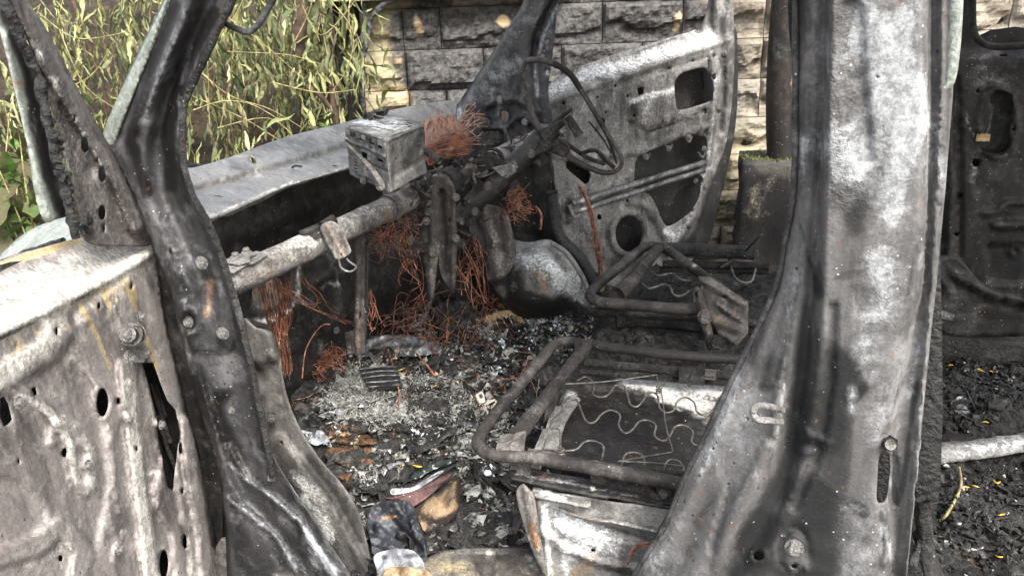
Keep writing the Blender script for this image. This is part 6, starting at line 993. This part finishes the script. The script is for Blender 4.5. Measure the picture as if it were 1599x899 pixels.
# ---- bigger, single debris pieces
def crump(name, pts, mat, label, cat, group=None, up=.03, h=.012, step=3.2, thick=.0012, holes=(), paint=(), wave=60, parent=None, tilt=None):
    zs = np.mean([onfloor(x, y, 0)[2] for x, y in pts]) + up
    S = SurfP((0, float(onfloor(*np.mean(pts, 0))[1]), zs), tilt or (0, -.35, 1))
    def off(x, y):
        P = S(x, y, np.zeros_like(x)); return fbm(P, wave, 3) * h * 3
    o = panel(name, pts, S, mat, parent, holes, off, paint, step, thick, True, rough=.0008, rs=60)
    if parent is None: tag(o, label, cat, group)
    return o
crump('foil_sheet', [(570, 532), (590, 524), (640, 524), (684, 536), (686, 550), (640, 556), (590, 552), (572, 556)], MALU, 'wrinkled blackened foil strip lying right of the brace post', 'metal sheet', up=.05)
crump('foil_scrap', [(596, 425), (606, 416), (622, 432), (636, 462), (620, 468), (594, 446)], MALU, 'crumpled silvery scrap leaning behind the centre bracket', 'metal scrap', up=.14)
crump('foil_sheet', [(574, 450), (600, 448), (640, 480), (600, 490), (576, 476)], MDARK, 'dark curved sheet lying behind the brace post', 'metal sheet', up=.08)
CBP = crump('cardboard_piece', [(754, 496), (770, 488), (800, 484), (818, 500), (812, 512), (770, 518)], MTAN, 'corrugated tan cardboard piece at the foot of the far arch', 'cardboard', up=.03, h=.004)
crump('paper_scrap', [(470, 672), (486, 674), (500, 671), (511, 680), (518, 698), (505, 692), (492, 695), (478, 686)], MPAPW, 'blue-white paper scrap beside the kick panel', 'paper', up=.03, h=.004)
crump('paper_scrap', [(994, 528), (1006, 522), (1018, 528), (1022, 533), (1000, 534)], MPAPER, 'small white paper scrap between the two seat frames', 'paper', up=.02, h=.004)
crump('foil_sheet', [(996, 516), (1004, 510), (1016, 512), (1018, 524), (998, 526)], MALU, 'small grey foil cup standing behind the white scrap', 'metal scrap', up=.03, h=.008)
crump('melted_carton', [(506, 704), (530, 698), (546, 706), (560, 720), (548, 730), (548, 752), (536, 750), (520, 728)], MORNG, 'orange-brown melted carton flap below the blue-white scrap', 'carton', up=.035, h=.02)
crump('melted_carton', [(508, 668), (540, 664), (570, 676), (590, 690), (560, 694), (520, 690)], MORNG, 'dark brown melted carton layer behind the orange flap', 'carton', up=.03, h=.03)
crump('melted_carton', [(550, 716), (580, 716), (576, 724), (552, 726)], MORNG, 'thin orange carton strip pointing right from the flap', 'carton', up=.04, h=.01)
crump('melted_carton', [(530, 748), (546, 740), (552, 764), (540, 776), (532, 766)], MORNG, 'small curled orange carton piece below the flap', 'carton', up=.03, h=.015)
crump('foil_scrap', [(444, 606), (456, 602), (474, 612), (472, 622), (450, 620)], MGLASSY, 'dark green bent scrap beside the wire heap', 'scrap', up=.03, h=.008)
# charred block of foam
def lump(name, x, y, u, s, mat, label, cat, amp=.5, par=None, group=None):
    c = pU(float(x), float(y), u); n1_, n2_ = 26, 34; V = []
    for i in range(n1_ + 1):
        for j in range(n2_):
            t, f_ = math.pi * i / n1_, 2 * math.pi * j / n2_; V.append([math.sin(t) * math.cos(f_) * s[0], math.sin(t) * math.sin(f_) * s[1], math.cos(t) * s[2]])
    V = np.array(V); q = V + c; V = V * (1 + amp * fbm(q, 22, 5)[:, None] * 2 + amp * fbm(q, 90, 3)[:, None]) + c
    Fc = [[i * n2_ + j, (i + 1) * n2_ + j, (i + 1) * n2_ + (j + 1) % n2_, i * n2_ + (j + 1) % n2_] for i in range(n1_) for j in range(n2_)]
    return tag(mesh(name, V, Fc, mat, par, smooth=False), label, cat, group)
c = onfloor(712, 530, 0); lump('char_block', 712, 506, float(c[1]), (.072, .062, .066), MCHAR, 'large crumbly black char block on the floor right of the centre bracket', 'char block', .7)
for x, y, s, lb in ((794, 748, .016, 'black char lump beside the pale pebble'), (815, 742, .012, 'smaller char lump touching the slide rail'), (668, 690, .022, 'black char lump among the grey ash'), (690, 725, .018, 'char lump left of the pale pebble'), (760, 610, .024, 'char lump behind the bone-coloured clip'), (540, 800, .02, 'char lump wedged beside the kick panel'), (1490, 590, .02, 'char lump on the rear floor near the pillar'), (1590, 620, .03, 'char lump at the right edge of the rear floor'), (1200, 440, .04, 'heap of black char behind the far seat'), (1160, 425, .03, 'char lump by the thin rod of the far seat'), (640, 760, .02, 'char lump above the maroon cover'), (870, 735, .014, 'char lump under the slide rail')):
    c = onfloor(x, y, s * .4); lump('char_lump', x, y, float(c[1]), (s, s * .9, s * .75), MCHAR, lb, 'char lump', .7, None, 'char lumps')
for x, y, s, m, lb in ((762, 738, .010, MPAPER, 'pale pebble-like chunk on black char'), (752, 742, .005, MPAPER, 'tiny white chip beside the pale chunk'), (680, 700, .010, MCHARG, 'grey ash nugget below the grey fibres'), (630, 696, .012, MCHARG, 'grey folded ash nugget near the maroon cover'), (1500, 640, .022, MALU, 'grey foil cone on the rear floor'), (1558, 845, .012, MORNG, 'pinkish brown nugget on the rear floor'), (650, 560, .009, MCHARG, 'pale ash nugget right of the ribbed slab'), (805, 560, .014, MMAROON, 'dull red lump near the seat corner'), (828, 525, .02, MGLASSY, 'green glassy scrap standing at the seat corner'), (1178, 545 - 20, .010, MTAN, 'tan nugget by the recliner')):
    c = onfloor(x, y, s * .5); lump('debris_nugget', x, y, float(c[1]), (s, s * .8, s * .7), m, lb, 'nugget', .45)
# ribbed slab
base = [onfloor(560, 574, .05), onfloor(620, 570, .055), onfloor(628, 602, .045), onfloor(575, 606, .04)]
RS = empty('ribbed_slab', tuple(sum(base) / 4)); tag(RS, 'charred black slab with fine parallel ribs lying on the grey ash', 'ribbed slab')
for i in range(15):
    t = i / 14; a = base[0] * (1 - t) + base[3] * t; b = base[1] * (1 - t) + base[2] * t
    tube('rib', [a, (a + b) / 2 + zz * random.uniform(-.002, .004), b], .0019, (MCHAR, MALU, MCHAR)[i % 3] if i % 3 == 1 else MCHAR, RS, seg=6, n=4, wob=.001)
plate('backing', [b_ - zz * .003 for b_ in base], .006, MCHAR, RS)
# corrugation of the cardboard
for i in range(5): tube('corrugation', [onfloor(760 + i * 11, 494 - i * 1.5, .042), onfloor(768 + i * 11, 514 - i * 2, .038)], .0022, MTAN, CBP, seg=6, n=2)
# binder clip
def fc(x, y, up=.06): return onfloor(x, y, up)
CL = empty('bulldog_clip', tuple(fc(755, 632))); tag(CL, 'bone-coloured metal clip with a slotted handle beside the near seat frame', 'clip')
S = SurfP(fc(755, 630, .06), (.1, -.75, .65))
panel('clip_plate', [(740, 650), (744, 636), (772, 622), (776, 626), (772, 634), (748, 654), (742, 654)], S, MBONE, CL, (), ridge([(742, 645), (774, 628)], 2.2, .006), [], 2.2, .0015, False); panel('clip_handle', [(742, 616), (752, 610), (756, 616), (758, 627), (748, 634)], S, MBONE, CL, [[(747, 616), (752, 614), (754, 620), (750, 622)]], None, [], 2.2, .0015, False)
tube('clip_spring', [S(np.array(742.), np.array(644.), .006), S(np.array(773.), np.array(627.), .006)], .0028, MBLK, CL, seg=8, n=2)
# burnt booklet with maroon cover and singed pages
BK = empty('burnt_booklet', tuple(onfloor(670, 780))); tag(BK, 'burnt booklet with a maroon cover lifted off its singed round tan pages', 'book')
S = SurfP(onfloor(680, 790, .05), (.1, -.55, .8))
panel('page_block', [(644, 804), (660, 784), (690, 762), (708, 742), (718, 744), (719, 770), (716, 794), (700, 810), (672, 830), (660, 826)], S, MPAGE, BK, (), summ(bumpf(690, 785, 40, 45, .012), lambda x, y: .003 * np.sin((x + y) * .25)), [('s', [(644, 806), (660, 784), (690, 762), (712, 742)], 5, .9), ('s', [(719, 750), (718, 796), (700, 812), (668, 832)], 7, 1.2), ('s', [(680, 790), (690, 775)], 12, .45), ('s', [(660, 806), (685, 818)], 10, .8), ('s', [(705, 760), (700, 790)], 7, .5)], 3, .02, True, 'singed tan pages with a black edge')
panel('booklet_cover', [(598, 776), (620, 774), (680, 748), (700, 738), (704, 742), (688, 758), (662, 780), (640, 792), (634, 784)], SurfP(onfloor(660, 770, .075), (.1, -.6, .8)), MCOVER, BK, (), ridge([(600, 776), (700, 742)], 10, .006), [], 3.5, .002, True, 'maroon leatherette cover')
panel('loose_page', [(612, 762), (640, 760), (684, 736), (690, 738), (650, 764), (614, 772)], SurfP(onfloor(650, 760, .085), (.1, -.6, .8)), MPAPW, BK, (), lambda x, y: .003 * np.sin(x * .2), [('s', [(640, 760), (690, 738)], 3, .8), ('s', [(614, 768)], 5, .6)], 3, .001)
# folded black sheet over papers
BS = empty('crumpled_bag', tuple(onfloor(620, 840))); tag(BS, 'crumpled glossy black wrapper over white papers beside the booklet', 'wrapper')

S = SurfP(onfloor(620, 830, .05), (.0, -.6, .8))
panel('black_sheet', [(584, 790), (596, 782), (636, 782), (652, 806), (664, 840), (668, 880), (640, 880), (620, 862), (586, 868), (578, 840), (572, 815)], S, MGLO, BS, (), summ(ridge([(640, 790), (652, 830), (664, 880)], 9, .02), ridge([(590, 800), (620, 830), (650, 860)], 14, -.02), ridge([(578, 840), (620, 860)], 9, .012), lambda x, y: .010 * np.sin(x * .13) * np.cos(y * .1), lambda x, y: .05 * (.2 - np.abs(fbm(np.stack([x, y, x * 0], -1), .035, 4)))), [('a', [(600, 850), (640, 862)], 5, .5), ('r', [(598, 808), (618, 806)], 4, .7), ('a', [(590, 805), (640, 792)], 8, .25)], 2.6, .0015, True)
panel('white_sheet', [(586, 866), (620, 856), (650, 862), (664, 890), (660, 930), (594, 930), (588, 890)], SurfP(onfloor(620, 890, .045), (.0, -.6, .8)), MPAPW, BS, (), lambda x, y: .006 * np.sin(x * .2 + y * .1), [('s', [(600, 870), (650, 866)], 6, .7), ('s', [(640, 880), (655, 900)], 6, .6), ('r', [(610, 890), (650, 895)], 9, .8)], 3, .0015, True, 'white paper sticking out below'); panel('tan_sheet', [(600, 890), (650, 886), (676, 899), (676, 940), (596, 940)], SurfP(onfloor(620, 895, .06), (.0, -.6, .8)), MPAGE, BS, (), lambda x, y: .004 * np.sin(x * .2), [], 4, .0015)
crump('char_strip', [(640, 740), (670, 724), (700, 716), (720, 712), (706, 722), (670, 736), (648, 750)], MGLASSY, 'thin black curled strip above the booklet', 'strip', up=.05, h=.01)
crump('hanging_flap', [(806, 760), (816, 758), (822, 790), (808, 828), (800, 830), (802, 800)], MDARK, 'black scorched flap beside the seat box corner', 'flap', up=.13, h=.01)
# yellow petals and crumbs on the rear floor and elsewhere
pet = [(1452, 541, 8, 'pale yellow petal on the rear floor touching the centre pillar'), (1466, 536, 8, 'straight pale yellow petal just right of the one at the centre pillar'), (1482, 572, 8, 'short yellow petal alone left of the curled yellow clump'), (1526, 574, 9, 'curled yellow petal, the largest of the clump on the rear floor'), (1532, 580, 7, 'yellow petal lying under the curled one of the clump'), (1548, 580, 6, 'small orange-yellow petal right of the curled clump'), (1538, 662, 9, 'yellow petal resting by the far edge of the white crossmember'), (1508, 758, 7, 'pale petal below the crossmember near the tan stem'), (1522, 759, 7, 'yellow petal right of the pale one below the crossmember'), (1556, 750, 6, 'faint yellow crumb farther right below the crossmember'), (1564, 802, 7, 'small orange-yellow bit above the pinkish nugget'), (1560, 866, 6, 'ochre crumb near the bottom right corner'),
       (1162, 440, 5, 'right one of two tiny yellow specks by the far seat springs'), (1153, 447, 5, 'left one of two tiny yellow specks by the far seat springs'), (654, 726, 10, 'curved yellow plastic piece above the booklet'), (884, 606, 9, 'orange-yellow scrap hanging at the near seat cross tube'), (896, 612, 7, 'darker tip of the scrap at the near seat cross tube'), (694, 640, 4, 'tiny yellow crumb in the grey ash left of the clip'), (626, 576, 7, 'yellow curl just right of the ribbed slab'), (630, 586, 6, 'pale lower half of the yellow curl by the ribbed slab')]
for i, (x, y, s, lb) in enumerate(pet):
    a = onfloor(x - s, y + random.uniform(-3, 3), .012); m = onfloor(x, y + random.uniform(-4, 4), .02); b = onfloor(x + s, y + random.uniform(-3, 3), .010)
    tag(tube('yellow_petal', [a, m, b], [.001, .0036, .001], MYEL, seg=6, n=5, flat=(1, .5)), lb, 'petal', 'yellow petals and scraps')
crump('foil_scrap', [(1494, 850), (1510, 846), (1536, 852), (1530, 858), (1506, 858)], MALU, 'flat shiny foil sliver on the rear floor', 'metal scrap', up=.01, h=.004)
crump('ash_patch', [(1484, 630), (1500, 618), (1514, 626), (1512, 646), (1490, 650)], MALU, 'grey crumpled sheet scrap on the rear floor above the white bar', 'metal scrap', up=.02, h=.01)
